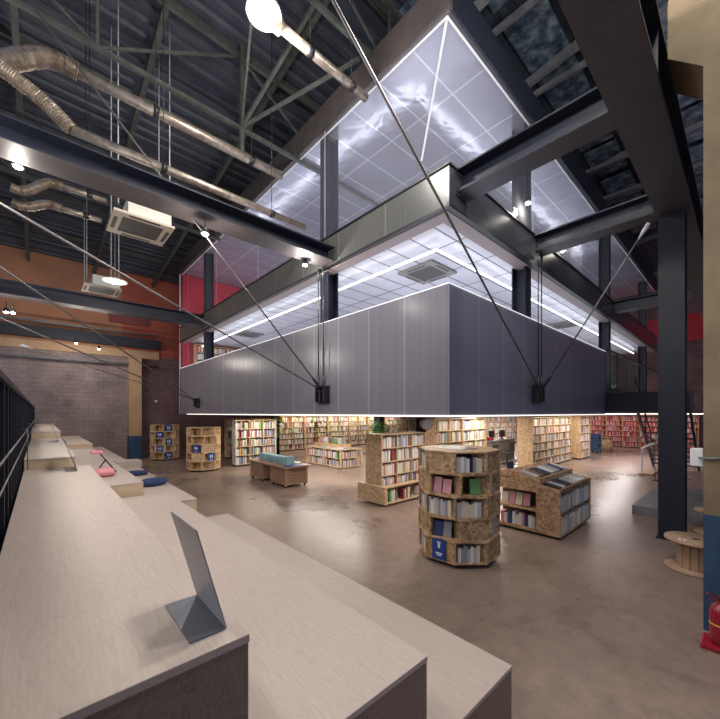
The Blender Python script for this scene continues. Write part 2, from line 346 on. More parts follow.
# big girder
g=thing('steel_girder','massive dark girder crossing the upper right, resting on the tall black column','girder',(8,.92,6.2))
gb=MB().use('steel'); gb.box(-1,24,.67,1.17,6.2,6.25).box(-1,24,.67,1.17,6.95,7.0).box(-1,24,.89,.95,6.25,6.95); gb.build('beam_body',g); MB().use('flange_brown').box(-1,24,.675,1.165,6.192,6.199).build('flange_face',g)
for x in (2.2,5.4,8.76,12.3,16.2): MB().use('steel').box(x-.012,x+.012,.7,1.14,6.25,6.95).build('stiffener',g)
def xbeam(label, a, b, w=.3, h=.6, m='steel'):
    t=thing('steel_beam',label,'steel beam',a); 
    A=Vector(a);B=Vector(b);up=Vector((0,0,1))
    MB().use(m).ibeam(A,B,w,h).build('beam_body',t)
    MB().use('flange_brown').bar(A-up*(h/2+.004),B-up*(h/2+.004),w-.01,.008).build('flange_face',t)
    return t
# beams from girder to mezzanine
for x,l in ((5.55,'thick dark beam joining the girder to the nearest mezzanine corner'),(8.9,'bolted dark beam running from the girder at the tall column to the mezzanine'),(16.3,'farthest short beam between girder and mezzanine, right of the tall column')):
    t=xbeam(l,(x,1.18,6.44),(x,YM-.03,6.44),.42,.40)
    if x==8.9:
        bm=MB().use('black')
        for k in range(7):
            for q in (0,1): bm.tube([(x-.18+.36*q,1.5+.12*k,6.21),(x-.18+.36*q,1.5+.12*k,6.245)],.018,6)
        bm.build('bolt_row',t.children[0])
# left beams
t=xbeam('nearest long dark beam crossing the upper left and ending at the mezzanine',(-2.5,6.78,6.15),(XM-.04,6.78,6.15),.52,.32)
xbeam('second long dark beam on the left, in front of the far cassette unit',(-2.5,15.6,6.3),(XM-.04,15.6,6.3),.5,.45)
# ------------------------------------------------------------ mezzanine
mz=thing('mezzanine','large two-level mezzanine box with translucent grey panels hung from steel cables','mezzanine',(XM,YM,ZB))
T_=.05
MB().use('soffit').box(XM+.06,XE,YM+.06,YF,ZB+.02,3.1).build('floor_slab',mz)
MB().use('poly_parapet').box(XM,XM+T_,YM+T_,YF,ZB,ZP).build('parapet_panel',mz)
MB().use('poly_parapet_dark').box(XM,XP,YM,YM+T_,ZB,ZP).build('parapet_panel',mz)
mat('cap',(1,1,1),.5,emit=(.95,.95,1),es=.55); MB().use('cap').box(XM-.01,XM+.09,YM-.01,YF,ZP,ZP+.012).box(XM+.09,XP,YM-.01,YM+.06,ZP,ZP+.012).build('glowing_parapet_cap',mz)  # emission put into the cap for its bright edge, not a lamp
MB().use('glow_soft').box(XM-.02,XM+.05,YM-.02,YF-1.2,ZB-.03,ZB).box(XM+.05,XE-2,YM-.02,YM+.05,ZB-.03,ZB).build('light_trim',mz)
MB().use('steel').box(XP,XE,YM,YM+.1,ZB+.02,3.15).build('slab_edge',mz)
MB().use('ceil_low').box(XM+.08,XE,YM+.08,YF,ZC0,ZC0+.15).build('lower_ceiling',mz)
mat('soffit_pink',(.27,.21,.20),.5); MB().use('soffit_pink').box(XM+.08,XM+.36,YM+.08,YF,ZC0-.03,ZC0-.001).box(XM+.36,XE,YM+.08,YM+.36,ZC0-.03,ZC0-.001).build('soffit_strip',mz)
MB().use('red_paint').box(XM+.12,XE-2,YF-.12,YF,3.1,ZC0).box(XM+.12,XE-2,YF-.12,YF,ZC0+.16,ZR0).build('red_end_wall',mz)
MB().use('poly_band').box(XM,XM+.06,YM+.06,YF,ZC0+.02,ZC1).build('band_panel',mz)
mat('band_dark',(.07,.07,.085),.22,.2)
MB().use('band_dark').box(XM,XE,YM,YM+.06,ZC0+.02,ZC1).build('band_panel',mz)
MB().use('black').box(XM-.03,XM+.08,YM-.03,YF,ZC1,ZC1+.03).box(XM+.08,XE,YM-.03,YM+.08,ZC1,ZC1+.03).box(XM-.02,XM+.08,YM-.02,YF,ZC0-.02,ZC0+.02).box(XM+.08,XE,YM-.02,YM+.08,ZC0-.02,ZC0+.02).build('band_edge',mz)
MB().use('ceil_up').box(XM+.08,XE,YM+.08,YF,ZR0+.02,ZR0+.1).build('upper_ceiling',mz)
MB().use('white').bar((XM+.1,YM+.1,ZR0),(XM+2.6,YM+2.6,ZR0),.05,.02).build('ceiling_ridge_strip',mz)
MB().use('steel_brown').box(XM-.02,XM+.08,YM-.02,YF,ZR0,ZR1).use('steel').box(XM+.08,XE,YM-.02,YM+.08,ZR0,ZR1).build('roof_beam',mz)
MB().use('steel').box(XM+.1,XE,YM+.1,YF,ZR1-.1,ZR1-.02).build('roof_panel',mz)
MB().use('white').box(XM+.09,XM+.12,YM+.12,YF,ZR0-.02,ZR0).box(XM+.12,XE,YM+.09,YM+.12,ZR0-.02,ZR0).build('ceiling_edge_strip',mz)
MB().use('poly_clear').box(XM+.02,XM+.03,YM+.03,YF,ZC1+.03,ZR0).build('clear_wall_panel',mz)
MB().use('poly_clear').box(XM+.03,XE,YM+.02,YM+.03,ZC1+.03,ZR0).build('clear_wall_panel',mz)
MB().use('poly_clear').box(XM+.02,XM+.03,YF-2.5,YF,ZP+.03,ZC0-.02).build('clear_wall_panel',mz)
MB().use('rod_white').box(XM-.01,XM+.05,YF,YF+.04,ZB,ZR0).build('corner_post',mz)
for (x,y) in ((XM+.28,7.15),(XM+.28,15.8),(8.75,YM+.3),(16.3,YM+.3),(23.7,YM+.3)):
    hcol('',x,y,3.1,ZR0,.33,'','x' if x>6 else 'y').build('column',mz)
# balcony rail right part
rl=MB().use('black')
rl.bar((XP,YM+.02,4.73),(XE,YM+.02,4.73),.06,.07).bar((XP,YM+.02,3.3),(XE,YM+.02,3.3),.04,.04)
x=XP+.05
while x<20: rl.bar((x,YM+.02,3.15),(x,YM+.02,4.73),.026 if (int((x-XP)/.28+.5)%6) else .10,.03); x+=.28
rl.build('balcony_railing',mz)
for x,y in ((11.6,3.5),): pass
# LED strips
def led(label, a, b, z, w=.03, energy=0, mt='glow'):
    t=thing('strip_light',label,'strip light',((a[0]+b[0])/2,(a[1]+b[1])/2,z))
    MB().use(mt).bar((a[0],a[1],z),(b[0],b[1],z),w,.04).build('diffuser',t)
    return t
x1,y1=XM+.92,YM+.9
led('long white light line under the mezzanine lower ceiling, along its left side',(x1,y1),(x1,YF-.5),ZC0-.16)
led('long white light line under the mezzanine lower ceiling, along its right side',(x1+.03,y1),(XE-1,y1),ZC0-.16)
mat('glow_up',(1,1,1),.5,emit=(.9,.94,1),es=9)
led('strip light laid along the upper mezzanine floor, left side',(8.1,6.6),(8.1,YF-2),ZC1+.1,.10,mt='glow_up')
led('strip light laid along the upper mezzanine floor, right side',(8.3,6.6),(XE-2,6.6),ZC1+.1,.10,mt='glow_up')
def area(name, loc, rot, sx, sy, e, col=(1,1,1), parent=None, spread=None):
    l=bpy.data.lights.new(name,'AREA'); l.shape='RECTANGLE'; l.size=sx; l.size_y=sy; l.energy=e; l.color=col
    if spread: l.spread=spread
    o=bpy.data.objects.new(name,l); COL.objects.link(o); o.location=loc; o.rotation_euler=rot
    return o
UP=(PI,0,0); DN=(0,0,0)
area('fill_uplight', (7.2,11,3.6),UP,3,14,150,(.80,.84,1))  # added area lights without fixtures, brighten both mezzanine ceilings
area('fill_uplight', (15,5.3,3.6),UP,18,3,170,(.80,.84,1))
area('fill_uplight', (7.0,11,6.9),UP,3,14,85,(.82,.86,1))
area('fill_uplight', (15,5.2,6.9),UP,18,3,55,(.82,.86,1))
# cassette units
def cassette(x,y,z,s,label,rods=True,body=True,group=None):
    am='ac_beige' if rods else 'ac_dim'
    t=thing('ceiling_cassette',label,'air conditioner',(x,y,z))
    f=MB().use(am); h=s/2; i=h-.16*s
    f.box(x-h,x+h,y-h,y-i,z,z+.05).box(x-h,x+h,y+i,y+h,z,z+.05).box(x-h,x-i,y-i,y+i,z,z+.05).box(x+i,x+h,y-i,y+i,z,z+.05)
    fr=f.build('frame',t)
    g=MB().use('grille').box(x-i,x+i,y-i,y+i,z+.012,z+.04)
    g.build('grille',t)
    for k in range(4):
        a=k*PI/2; T=Matrix.Translation((x,y,z))@Matrix.Rotation(a,4,'Z')
        MB().use('grille').box(-i*.75,i*.75,-h+.035*s,-h+.095*s,-.004,.004,T).build('louvre',fr)
    gl=MB().use('ac_beige')
    for k in range(-2,3): gl.box(x-i,x+i,y+k*.2*i*2-.006,y+k*.2*i*2+.006,z+.004,z+.012)
    if body: MB().use('ac_white').box(x-h*.55,x+h*.9,y-h*.9,y+h*.8,z+.05,z+.42).build('body',t)
    if rods:
        for sx in (-1,1):
            for sy in (-1,1): MB().use('rod_white').tube([(x+sx*h*.85,y+sy*h*.85,z+.2),(x+sx*h*.85,y+sy*h*.85,zroof(y)-.1)],.012,5).build('hanger_rod',t)
    return t
cassette(1.7,9.35,6.6,1.15,'beige ceiling cassette unit with white body hanging below the ducts, nearest on the left')
cassette(1.75,16.7,7.1,1.15,'farther beige cassette unit hanging before the orange wall')
cassette(7.2,5.4,ZC0-.055,1.05,'square cassette unit in the lower mezzanine ceiling at the near corner',False,False)
cassette(6.9,15.0,ZC0-.055,1.0,'square cassette unit in the lower mezzanine ceiling at the far left end',False,False)
cassette(15.5,4.9,ZC0-.055,1.0,'square cassette unit in the lower mezzanine ceiling toward the right end',False,False)
# ------------------------------------------------------------ ducts
def wavy(p0,p1,amp,n=26):
    p0=Vector(p0);p1=Vector(p1); out=[]
    for i in range(n+1):
        t=i/n; p=p0.lerp(p1,t); p.z+=amp*math.sin(t*2*PI)*(1-.2*t); out.append(p)
    return out
def duct(label, start, mid, end, r, amp, clamps=2):
    t=thing('air_duct',label,'air duct',mid)
    pts=wavy(start,mid,amp,90); rs=[r*1.35*(1+.16*(i%2)+random.uniform(-.04,.04)) for i in range(len(pts))]
    hs=MB().use('duct').tube(pts,rs,12); hs.smooth=[False]*len(hs.smooth); hs.build('flexible_hose',t)
    MB().use('duct').tube([mid,end],r,14).build('rigid_pipe',t)
    for k in range(clamps):
        q=Vector(mid).lerp(Vector(end),(k+.6)/clamps); c=MB().use('black').tube([q-Vector((.05,0,0)),q+Vector((.05,0,0))],r*1.12,14)
        c.tube([q,(q.x,q.y,zroof(q.y)-.1)],.008,5); c.build('clamp',t)
duct('upper long silver duct with a crinkled flexible hose, top left',(-.95,8.0,7.95),(.5,8.05,8.5),(4.6,8.05,8.5),.10,-.14)
duct('lower long silver duct with crinkled hose, just above the nearest long beam',(-.9,7.45,7.85),(.38,7.45,7.05),(4.9,7.45,7.05),.075,-.05)
duct('short upper silver duct feeding the nearest beige cassette unit',(-.40,9.2,6.6),(.33,9.2,6.93),(1.05,9.2,6.93),.055,-.08,1)
duct('short lower silver duct feeding the nearest beige cassette unit',(-.40,9.6,6.5),(.33,9.6,6.66),(1.0,9.6,6.66),.055,-.06,1)
duct('silver duct beside the round high-bay lamp, top centre',(2.72,5.2,8.8),(2.95,5.2,8.8),(4.9,5.2,8.8),.08,.0)
one('air_duct',MB().use('pipe_grey').tube([(2,.42,9.0),(20,.42,9.0)],.16,16),'thick grey pipe running under the roof left of the tan pillar','air duct')
# back-wall pipes
for k,(z,l) in enumerate(((6.6,'upper'),(4.95,'lower'))): 
    one('wall_pipe',MB().use('pipe_grey').tube([(WX0,21.7,z),(4.8,21.7,z)],.05,8),f'{l} horizontal pipe along the back wall','pipe')
one('wall_vent',MB().use('dark_red').box(2.6,4.4,22.0,22.1,7.1,7.9),'dark louvred opening high in the orange back wall','vent')
# ------------------------------------------------------------ cables and anchors
def anchor(x,y,z,axis,label,rodtop):
    t=thing('cable_anchor',label,'cable anchor',(x,y,z))
    if axis=='x': 
        MB().use('black').box(x-.03,x,y-.25,y+.25,z-.33,z+.12).build('back_plate',t,bevel=.01)
        bl=MB().use('black')
        for dy in (-.17,0,.17): bl.box(x-.14,x-.03,y+dy-.02,y+dy+.02,z-.28,z+.1)
        bl.tube([(x-.09,y-.2,z-.02),(x-.09,y+.2,z-.02)],.035,10).build('lug_plates',t)
        off=[(x-.09,y-.1),(x-.09,y+.1)]
    else:
        MB().use('black').box(x-.25,x+.25,y-.03,y,z-.33,z+.12).build('back_plate',t,bevel=.01)
        bl=MB().use('black')
        for dx in (-.17,0,.17): bl.box(x+dx-.02,x+dx+.02,y-.14,y-.03,z-.28,z+.1)
        bl.tube([(x-.2,y-.09,z-.02),(x+.2,y-.09,z-.02)],.035,10).build('lug_plates',t)
        off=[(x-.1,y-.09),(x+.1,y-.09)]
    for (ax,ay) in off if rodtop else []:
        MB().use('cable_dark').tube([(ax,ay,z),(ax,ay,z+.35)],.03,8).tube([(ax,ay,z+.35),(ax,ay,rodtop-.3)],.014,6).tube([(ax,ay,rodtop-.3),(ax,ay,rodtop)],.028,8).build('hanger_rod',t)
    return t
ya=7.0; xa=8.85; yb=16.3
anchor(XM-.005,ya,2.95,'x','black cable anchor on the left mezzanine face under the nearest long beam',5.95)
anchor(xa,YM-.005,2.95,'y','black cable anchor on the right mezzanine face below the bolted beam',6.19)
anchor(XM-.005,yb,2.95,'x','small black cable anchor at the far end of the left mezzanine face',None)
def cable(label, a, b, r=.014, m='cable', sock=True):
    a=Vector(a);b=Vector(b);t=thing('steel_cable',label,'cable',a); d=(b-a).normalized()
    MB().use(m).tube([a,b],r,8).build('strand',t)
    MB().use('cable_dark').tube([a,a+d*.35,a+d*.45],[r*2,r*2,r],8).build('turnbuckle',t)
    if sock: MB().use('rod_white').tube([b-d*.3,b-d*.12,b],[r,r*2.6,r*2.2],8).build('end_socket',t)
def ext(a,b,k): a=Vector(a);b=Vector(b); return a+(b-a)*k
A=Vector((XM-.1,ya-.05,2.95)); C_=Vector((xa,YM-.1,2.95)); B=Vector((XM-.1,yb,2.95))
cable('steep steel cable rising from the left anchor to the roof at top left',A,ext(A,ad(28,0,5.0),1.15),.017,sock=False)
cable('slanting steel cable from the left anchor toward the left edge above the steps',A,ext(A,ad(0,203,3.0),1.3),.014,sock=False)
cable('steel cable from the far anchor, highest of the three fanning to the left edge',B,ext(B,ad(0,267,5.0),1.2),.016,sock=False)
cable('steel cable from the far anchor, middle of the three fanning to the left edge',B,ext(B,ad(0,318,5.0),1.2),.015,sock=False)
cable('steel cable from the far anchor, lowest of the three fanning left',B,ad(20,345,7.0),.012)
cable('dark steel cable rising from the right anchor across the mezzanine corner to the top',C_,ext(C_,ad(333,0,3.0),1.15),.017,'cable',sock=False)
cable('short steel cable from the right anchor up to a white socket by the tall column',C_+Vector((.1,0,0)),ad(649,223,6.75),.017)
# ------------------------------------------------------------ lamps
def plight(loc,e,col=(1,.93,.82),r=.06,parent=None):
    l=bpy.data.lights.new('bulb_light','POINT'); l.energy=e; l.color=col; l.shadow_soft_size=r
    o=bpy.data.objects.new('bulb_light',l); COL.objects.link(o); o.location=loc; return o
def spot_lamp(loc,label,e,hang=.3):
    t=thing('spot_lamp',label,'lamp',loc); x,y,z=loc
    MB().use('black').tube([(x,y,z+.10),(x,y,z+hang)],.012,6).build('stem',t)
    MB().use('black').lathe((x,y,z),[(.03,.12),(.06,.10),(.075,0),(.07,0)],14).build('lamp_shade',t)
    MB().use('bulb').lathe((x,y,z),[(.02,.015),(.05,0),(.05,-.015),(.02,-.03)],12).build('bulb',[c for c in t.children if c.name.startswith('lamp_shade')][0])
    plight((x,y,z-.12),e)
spot_lamp(ad(18,167,5.1),'blazing lamp under the nearest long beam, at the left edge',14)
spot_lamp(ad(205,234,6.4),'blazing lamp hanging by the steep cable, left of the mezzanine',40,.5)
spot_lamp(ad(305,265,8.2),'small bright lamp under the beam end beside the mezzanine band',60)
spot_lamp(ad(6,312,10.2),'left one of two bright lamps under the second long beam',90)
spot_lamp(ad(13,313,10.6),'right one of two bright lamps under the second long beam',90)
spot_lamp(ad(76,343,15.5),'small white spot lamp near the tan band of the back wall',60,.2)
spot_lamp(ad(99,349,15.8),'second small spot lamp near the tan band, its housing dark',30,.2)
spot_lamp(ad(528,203,7.9),'small lamp fixed outside the mezzanine band, left of the bolted beam',25,.1)
spot_lamp(ad(584,240,10.2),'small lamp fixed outside the mezzanine band, right of the bolted beam',25,.1)
# pendant with shade (115,281)
q=ad(115,281,11); t=thing('pendant_lamp','shallow pendant lamp on two thin wires before the orange wall','lamp',q)
MB().use('white').lathe(q,[(.05,.10),(.2,.06),(.34,0),(.33,-.02),(.1,.0)],20).build('lamp_shade',t)
MB().use('bulb').lathe(q,[(.1,-.03),(.16,-.04),(.1,-.06)],16).build('bulb',t.children[0])
for dx in (-.1,.1): MB().use('rod_white').tube([(q.x+dx,q.y,q.z+.05),(q.x+dx,q.y,zroof(q.y)-.1)],.01,5).build('hanging_wire',t)
plight((q.x,q.y,q.z-.3),25)
def highbay(q,label,e):
    t=thing('high_bay_lamp',label,'lamp',q)
    MB().use('pipe_grey').lathe(q,[(.06,.3),(.1,.28),(.27,.06),(.28,0),(.26,0)],28).build('lamp_shade',t)
    MB().use('lamp_face').lathe(q,[(.25,.002),(.25,-.01),(.2,-.03)],28).build('diffuser',t.children[0])
    MB().use('rod_white').tube([(q[0],q[1],q[2]+.3),(q[0],q[1],zroof(q[1])-.1)],.01,5).build('hanging_wire',t)
    plight((q[0],q[1],q[2]-.35),e,(1,.97,.9),.22)
highbay(ad(264,14,5.6),'big round white high-bay lamp at the top of the hall',260)
highbay(Vector((2.6,.2,8.6)),'added unseen high-bay lamp over the near wooden steps',300)  # added out of view to brighten steps and floor
highbay(Vector((2.6,1.6,7.4)),'added unseen high-bay lamp over the near octagonal tower',230)  # extra lamp outside the frame, lights tower front and floor
highbay(Vector((-.6,3.5,4.5)),'added unseen low lamp beside the black balustrade over the steps',60)  # unseen lamp added so each step shades the one below
highbay(Vector((-1.0,5.2,5.6)),'added unseen high-bay lamp above the upper wooden tier at left',150)  # added off frame to light the steps from the left
highbay(Vector((6,1.0,8.6)),'added unseen high-bay lamp above the girder',170)  # added above the frame to light the roof foil
# light under the mezzanine, lamps over shelves
def under(x,y,sx,sy,e,label,col=(1,.88,.72)):
    t=thing('strip_light',label,'strip light',(x,y,2.3)); MB().use('glow_warm').box(x-sx/2,x+sx/2,y-sy/2,y+sy/2,2.335,2.36).build('diffuser',t)
    area('strip_glow',(x,y,2.33),DN,sx,sy,e,col)
under(7.4,14.6,2.0,.15,30,'warm strip light over the freestanding shelf before the leafy column')
under(16,18.9,11,.15,110,'long warm strip light above the back row of bookcases')
under(11.8,6.6,3.4,.15,17,'warm strip light over the bookcase behind the front octagonal tower')
under(17.6,5.5,5,.15,34,'warm strip light over the OSB-ended bookcase row at right')
under(8.0,10.5,.15,5,110,'cool strip light under the mezzanine over the slatted table',(1,.95,.9))
under(7.3,4.9,1.8,.12,42,'added short cool strip light under the mezzanine before the freestanding OSB-ended bookcase',(1,.93,.86))  # added to brighten the dark front of that bookcase
under(12.5,9,.15,6,170,'cool strip light in the middle under the mezzanine',(1,.95,.9))
under(29.2,6,.15,9,30,'pinkish strip light before the far red bookcases',(1,.5,.6))
under(23,10.8,9,.15,230,'added cool strip light over the reception desk',(1,.93,.9))  # added to light the dark bookcases behind the desk
under(21.5,4.4,7,.15,110,'added cool strip light under the balcony before the red bookcases',(1,.93,.95))  # extra strip put in to brighten the far right floor
under(15.5,7.3,2,.15,40,'short cool strip light in front of the reception desk',(1,.93,.9))
# ------------------------------------------------------------ wooden steps
def tier(name,x0,x1,y0,y1,z,label):
    t=thing(name,label,'wooden step',((x0+x1)/2,y0,0))
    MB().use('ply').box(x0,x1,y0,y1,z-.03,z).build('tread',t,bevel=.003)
    MB().use('ply_side_shaded' if y0<2 else 'ply_side_lit').box(x0+.002,x1-.004,y0+.004,y1-.002,0,z-.0305).build('riser_box',t)
    return t
YS=1.156; YE=6.45
tier('seating_step',-.16,.537,YS,YE,1.637,'highest broad pale plywood step in the foreground, holding the tilted metal bookend')
tier('seating_step',.539,1.546,YS,YE,1.09,'middle pale plywood step in the foreground')
tier('seating_step',1.548,2.564,YS,YE,.546,'lowest pale plywood step in the foreground, next to the concrete floor')
tier('seating_step',-.16,.38,YE+.004,11.5,1.78,'raised plywood block beyond the highest foreground step')
tier('seating_step',.382,1.24,YE+.12,14.0,1.286,'plywood block with pink cushion, beyond the middle foreground step')
tier('seating_step',1.242,2.06,YE+.12,19.5,.884,'long low plywood block with blue cushions, beyond the foreground steps')
tier('seating_step',-.16,.38,11.505,19.5,1.95,'farthest raised plywood block by the dark railing')
tier('seating_step',.382,1.24,14.005,19.5,1.42,'far plywood block against the block wall')
# balustrade on the left
b=thing('balustrade','black ribbed balustrade along the left edge behind the wooden steps','railing',(-.2,10,0))
MB().use('black').box(-.26,-.20,.3,21.5,0,2.60).build('panel',b)
k=.35
while k<21.4:
    MB().use('steel').box(-.2,-.175,k,k+.04,0,2.6).build('fin',b); k+=.42 if k<9 else .85
MB().use('steel').box(-.27,-.16,.3,21.5,2.6,2.64).build('top_rail',b)
h=thing('handrail','pair of slim bare steel rails fixed to the black balustrade','handrail',(-.12,8,1.6))
MB().use('cable').tube([(-.12,.6,2.19),(-.12,20,2.19)],.006,8).build('upper_rail',h)
MB().use('cable').tube([(-.12,.6,2.07),(-.12,20,2.07)],.005,8).build('lower_rail',h)
for y in (6.3,9.5,14): MB().use('cable').tube([(-.19,y,2.19),(-.12,y,2.19)],.007,6).tube([(-.12,y,2.19),(-.12,y,1.66 if y<6.4 else 1.96)],.006,6).build('stanchion',h)
# bookends
def bookend(x,y,z,label,w=.31,d=.12,hh=.37,lean=.10,mt='bookend_metal'):
    t=thing('bookend',label,'bookend',(x,y,z))
    MB().use(mt).box(x-d,x,y,y+w,z,z+.004).build('foot_plate',t)
    vs=[(x,y,z+.004),(x,y+w,z+.004),(x-lean,y+w*1.0,z+hh),(x-lean,y,z+hh)]
    vs2=[(a+.004,b_,c) for a,b_,c in vs]
    MB().use(mt).add(vs+vs2,[(0,1,2,3),(7,6,5,4),(0,4,5,1),(1,5,6,2),(2,6,7,3),(3,7,4,0)]).build('upright_plate',t)
bookend(.484,1.235,1.638,'large tilted grey metal bookend on the nearest plywood step')
bookend(.36,5.9,1.638,'second tilted metal bookend, at the far end of the foreground step against the raised block',.5,.12,.42,.13)
bookend(.30,10.0,1.781,'third tilted metal bookend, smallest and farthest on the upper tier',.5,.15,.42,.15)
# cushions
def cushion(x,y,z,lx,ly,lz,m,label,rz=0):
    t=MB().use(m); n=12; mm=8; vs=[]; fs=[]
    for i in range(mm+1):
        ph=-PI/2+PI*i/mm
        for k in range(n):
            a=2*PI*k/n; cx=abs(math.cos(a))**.6*math.copysign(1,math.cos(a)); cy=abs(math.sin(a))**.6*math.copysign(1,math.sin(a))
            c=math.cos(ph)**.5 if math.cos(ph)>1e-6 else 0
            vs.append(Matrix.Rotation(rz,3,'Z')@Vector((cx*c*lx/2,cy*c*ly/2,math.sin(ph)*lz/2))+Vector((x,y,z+lz/2)))
    for i in range(mm): fs+=[(i*n+k,i*n+(k+1)%n,(i+1)*n+(k+1)%n,(i+1)*n+k) for k in range(n)]
    t.sm=True; t.add(vs,fs); return one('cushion',t,label,'cushion')
q=at(107,471,1.286); cushion(.84,7.6,1.286,.30,.3,.15,'cloth_pink','round pink cushion on the plywood block')
q=at(156,487,.884); cushion(q.x,q.y+.2,.884,.5,.34,.16,'cloth_blue','dark blue cushion nearest, on the long low plywood block',.2)
q=at(138,476,.884); cushion(q.x,q.y+.2,.884,.5,.4,.1,'cloth_blue','second flat dark blue cushion, farther along the low block')
q=at(136,470,.884); one('seat_box',MB().use('ply').box(q.x-.35,q.x+.25,q.y+.6,q.y+1.2,.884,1.05),'small pale plywood box behind the flat blue cushion','box')
# black stand with pink pad behind pink cushion
q=Vector((.88,8.05,1.286)); t=thing('reading_stand','black folding stand with a small pink pad behind the pink cushion','stand',q)
MB().use('black').bar(q+Vector((.18,0,.01)),q+Vector((-.06,0,.36)),.12,.02).build('back_plate',t)
MB().use('black').bar(q+Vector((-.12,0,.01)),q+Vector((.02,0,.24)),.03,.02).build('strut',t)
MB().use('cloth_pink').box(q.x-.20,q.x-.02,q.y-.08,q.y+.08,q.z+.36,q.z+.42).build('pad',t,bevel=.02)
# ------------------------------------------------------------ books
UB={}
def unit_book(col):
    if col in UB: return UB[col]
    b=MB().use(MATS(col)); b.box(0,.12,0,1,0,1).box(.88,1,0,1,0,1).box(.12,.88,0,.06,0,1).use('pages').box(.12,.88,.06,.97,.03,.97)
    me=bpy.data.meshes.new('book'); me.from_pydata([tuple(v) for v in b.v],[],b.f)
    for mt in b.mats: me.materials.append(mt)
    me.polygons.foreach_set('material_index',b.m); UB[col]=me; return me
FAR=MB(); NB=[0]
def book(T, w, d, h, col, label, group, near=True):
    if near and NB[0]<298:
        NB[0]+=1
        o=bpy.data.objects.new('book',unit_book(col)); COL.objects.link(o); o.matrix_basis=T@Matrix.Diagonal((w,d,h,1)); tag(o,label,'book',group); return o
    FAR.use(MATS(col)).box(0,w,0,d,0,h,T)
COLS=['white']*6+['light grey']*4+['cream']*3+['grey']*2+['red','dark red','navy','blue','teal','black','pink','orange','brown','pale blue','yellow','green','pink']
RED=['pink','dark red','red','light grey','dark red','brown','pink','red']
def fill(T, w, h, dep, where, near=True, cols=COLS, faceout=False, full=.95, tmin=.022, tmax=.045):
    """T maps local u,v,z; spine side at v=0"""
    u=.01; end=w*full
    while True:
        if faceout:
            bw=random.uniform(.12,.17); bt=.03
            if u+bw>end: break
            hh=min(h*.85,random.uniform(.2,.25)); c=random.choice(cols)
            Tb=T@Matrix.Translation((u,.05,.004+.0))@Matrix.Rotation(-.22,4,'X')
            # cover faces outward: width along u, thickness along v
            Tb=Tb@Matrix.Translation((0,bt,0))@Matrix.Rotation(-PI/2,4,'Z')
            Tb=T@Matrix.Translation((u,.05,.008))@Matrix.Rotation(-.2,4,'X')@Matrix(((0,1,0,0),(1,0,0,0),(0,0,1,0),(0,0,0,1)))
            book(Tb,bt,bw,hh,c,f'{c} book, face out, {where}','books in and on the display furniture',near); u+=bw+.02
        else:
            bt=random.uniform(tmin,tmax)
            if u+bt>end: break
            if random.random()<.05: u+=random.uniform(.02,.07); continue
            hh=h*random.uniform(.68,.9); c=random.choice(cols); dd=min(dep*.8,random.uniform(.14,.19))
            book(T@Matrix.Translation((u,.02+random.uniform(0,.015),.002)),bt,dd,hh,c,f'{c} book {where}','books in and on the display furniture',near); u+=bt+.002
ORD=['bottom','second','third','fourth','fifth','sixth','seventh']
def bookcase(x,y,a,W,Hh,D,levels,bays,mside,label,z0=.0,plinth=.08,frame='shelf_wood'):
    t=thing('bookcase',label,'bookcase',(x,y,z0),a)
    tk=.022
    for u in (0,W-tk*1.5): MB().use(mside).box(u,u+tk*1.5,0,D,plinth,Hh).build('side_panel',t,local=True)
    for b in range(1,bays): MB().use(frame).box(W*b/bays-tk/2,W*b/bays+tk/2,.005,D-.02,plinth+tk,Hh-tk).build('divider',t,local=True)
    MB().use(frame).box(tk*1.5,W-tk*1.5,D-.012,D,plinth,Hh).build('back_panel',t,local=True)
    for l in range(levels+1):
        z=plinth+(Hh-plinth-tk)*l/levels
        MB().use(frame).box(tk*1.5,W-tk*1.5,0,D-.012,z,z+tk).build('shelf',t,local=True)
    MB().use('black').box(.04,W-.04,.03,D-.03,0,plinth).build('plinth',t,local=True)
    return t
def fill_case(x,y,a,W,Hh,D,levels,bays,desc,near,z0=0,plinth=.08,cols=COLS,skip=()):
    tk=.022; lh=(Hh-plinth-tk)/levels
    T0=Matrix.Translation((x,y,z0))@Matrix.Rotation(a,4,'Z')
    for l in range(levels):
        if l in skip: continue
        for b in range(bays):
            T=T0@Matrix.Translation((W*b/bays+(.035 if b==0 else tk/2),0,plinth+lh*l+tk))
            bay = '' if bays==1 else (' left bay,' if b==0 else (' right bay,' if b==bays-1 else ' middle bay,'))
            fill(T,W/bays-.05,lh-tk,D,f'on {ORD[l]} shelf{bay} {desc}'.replace(' ,',','),near,cols,full=random.uniform(.8,.98))
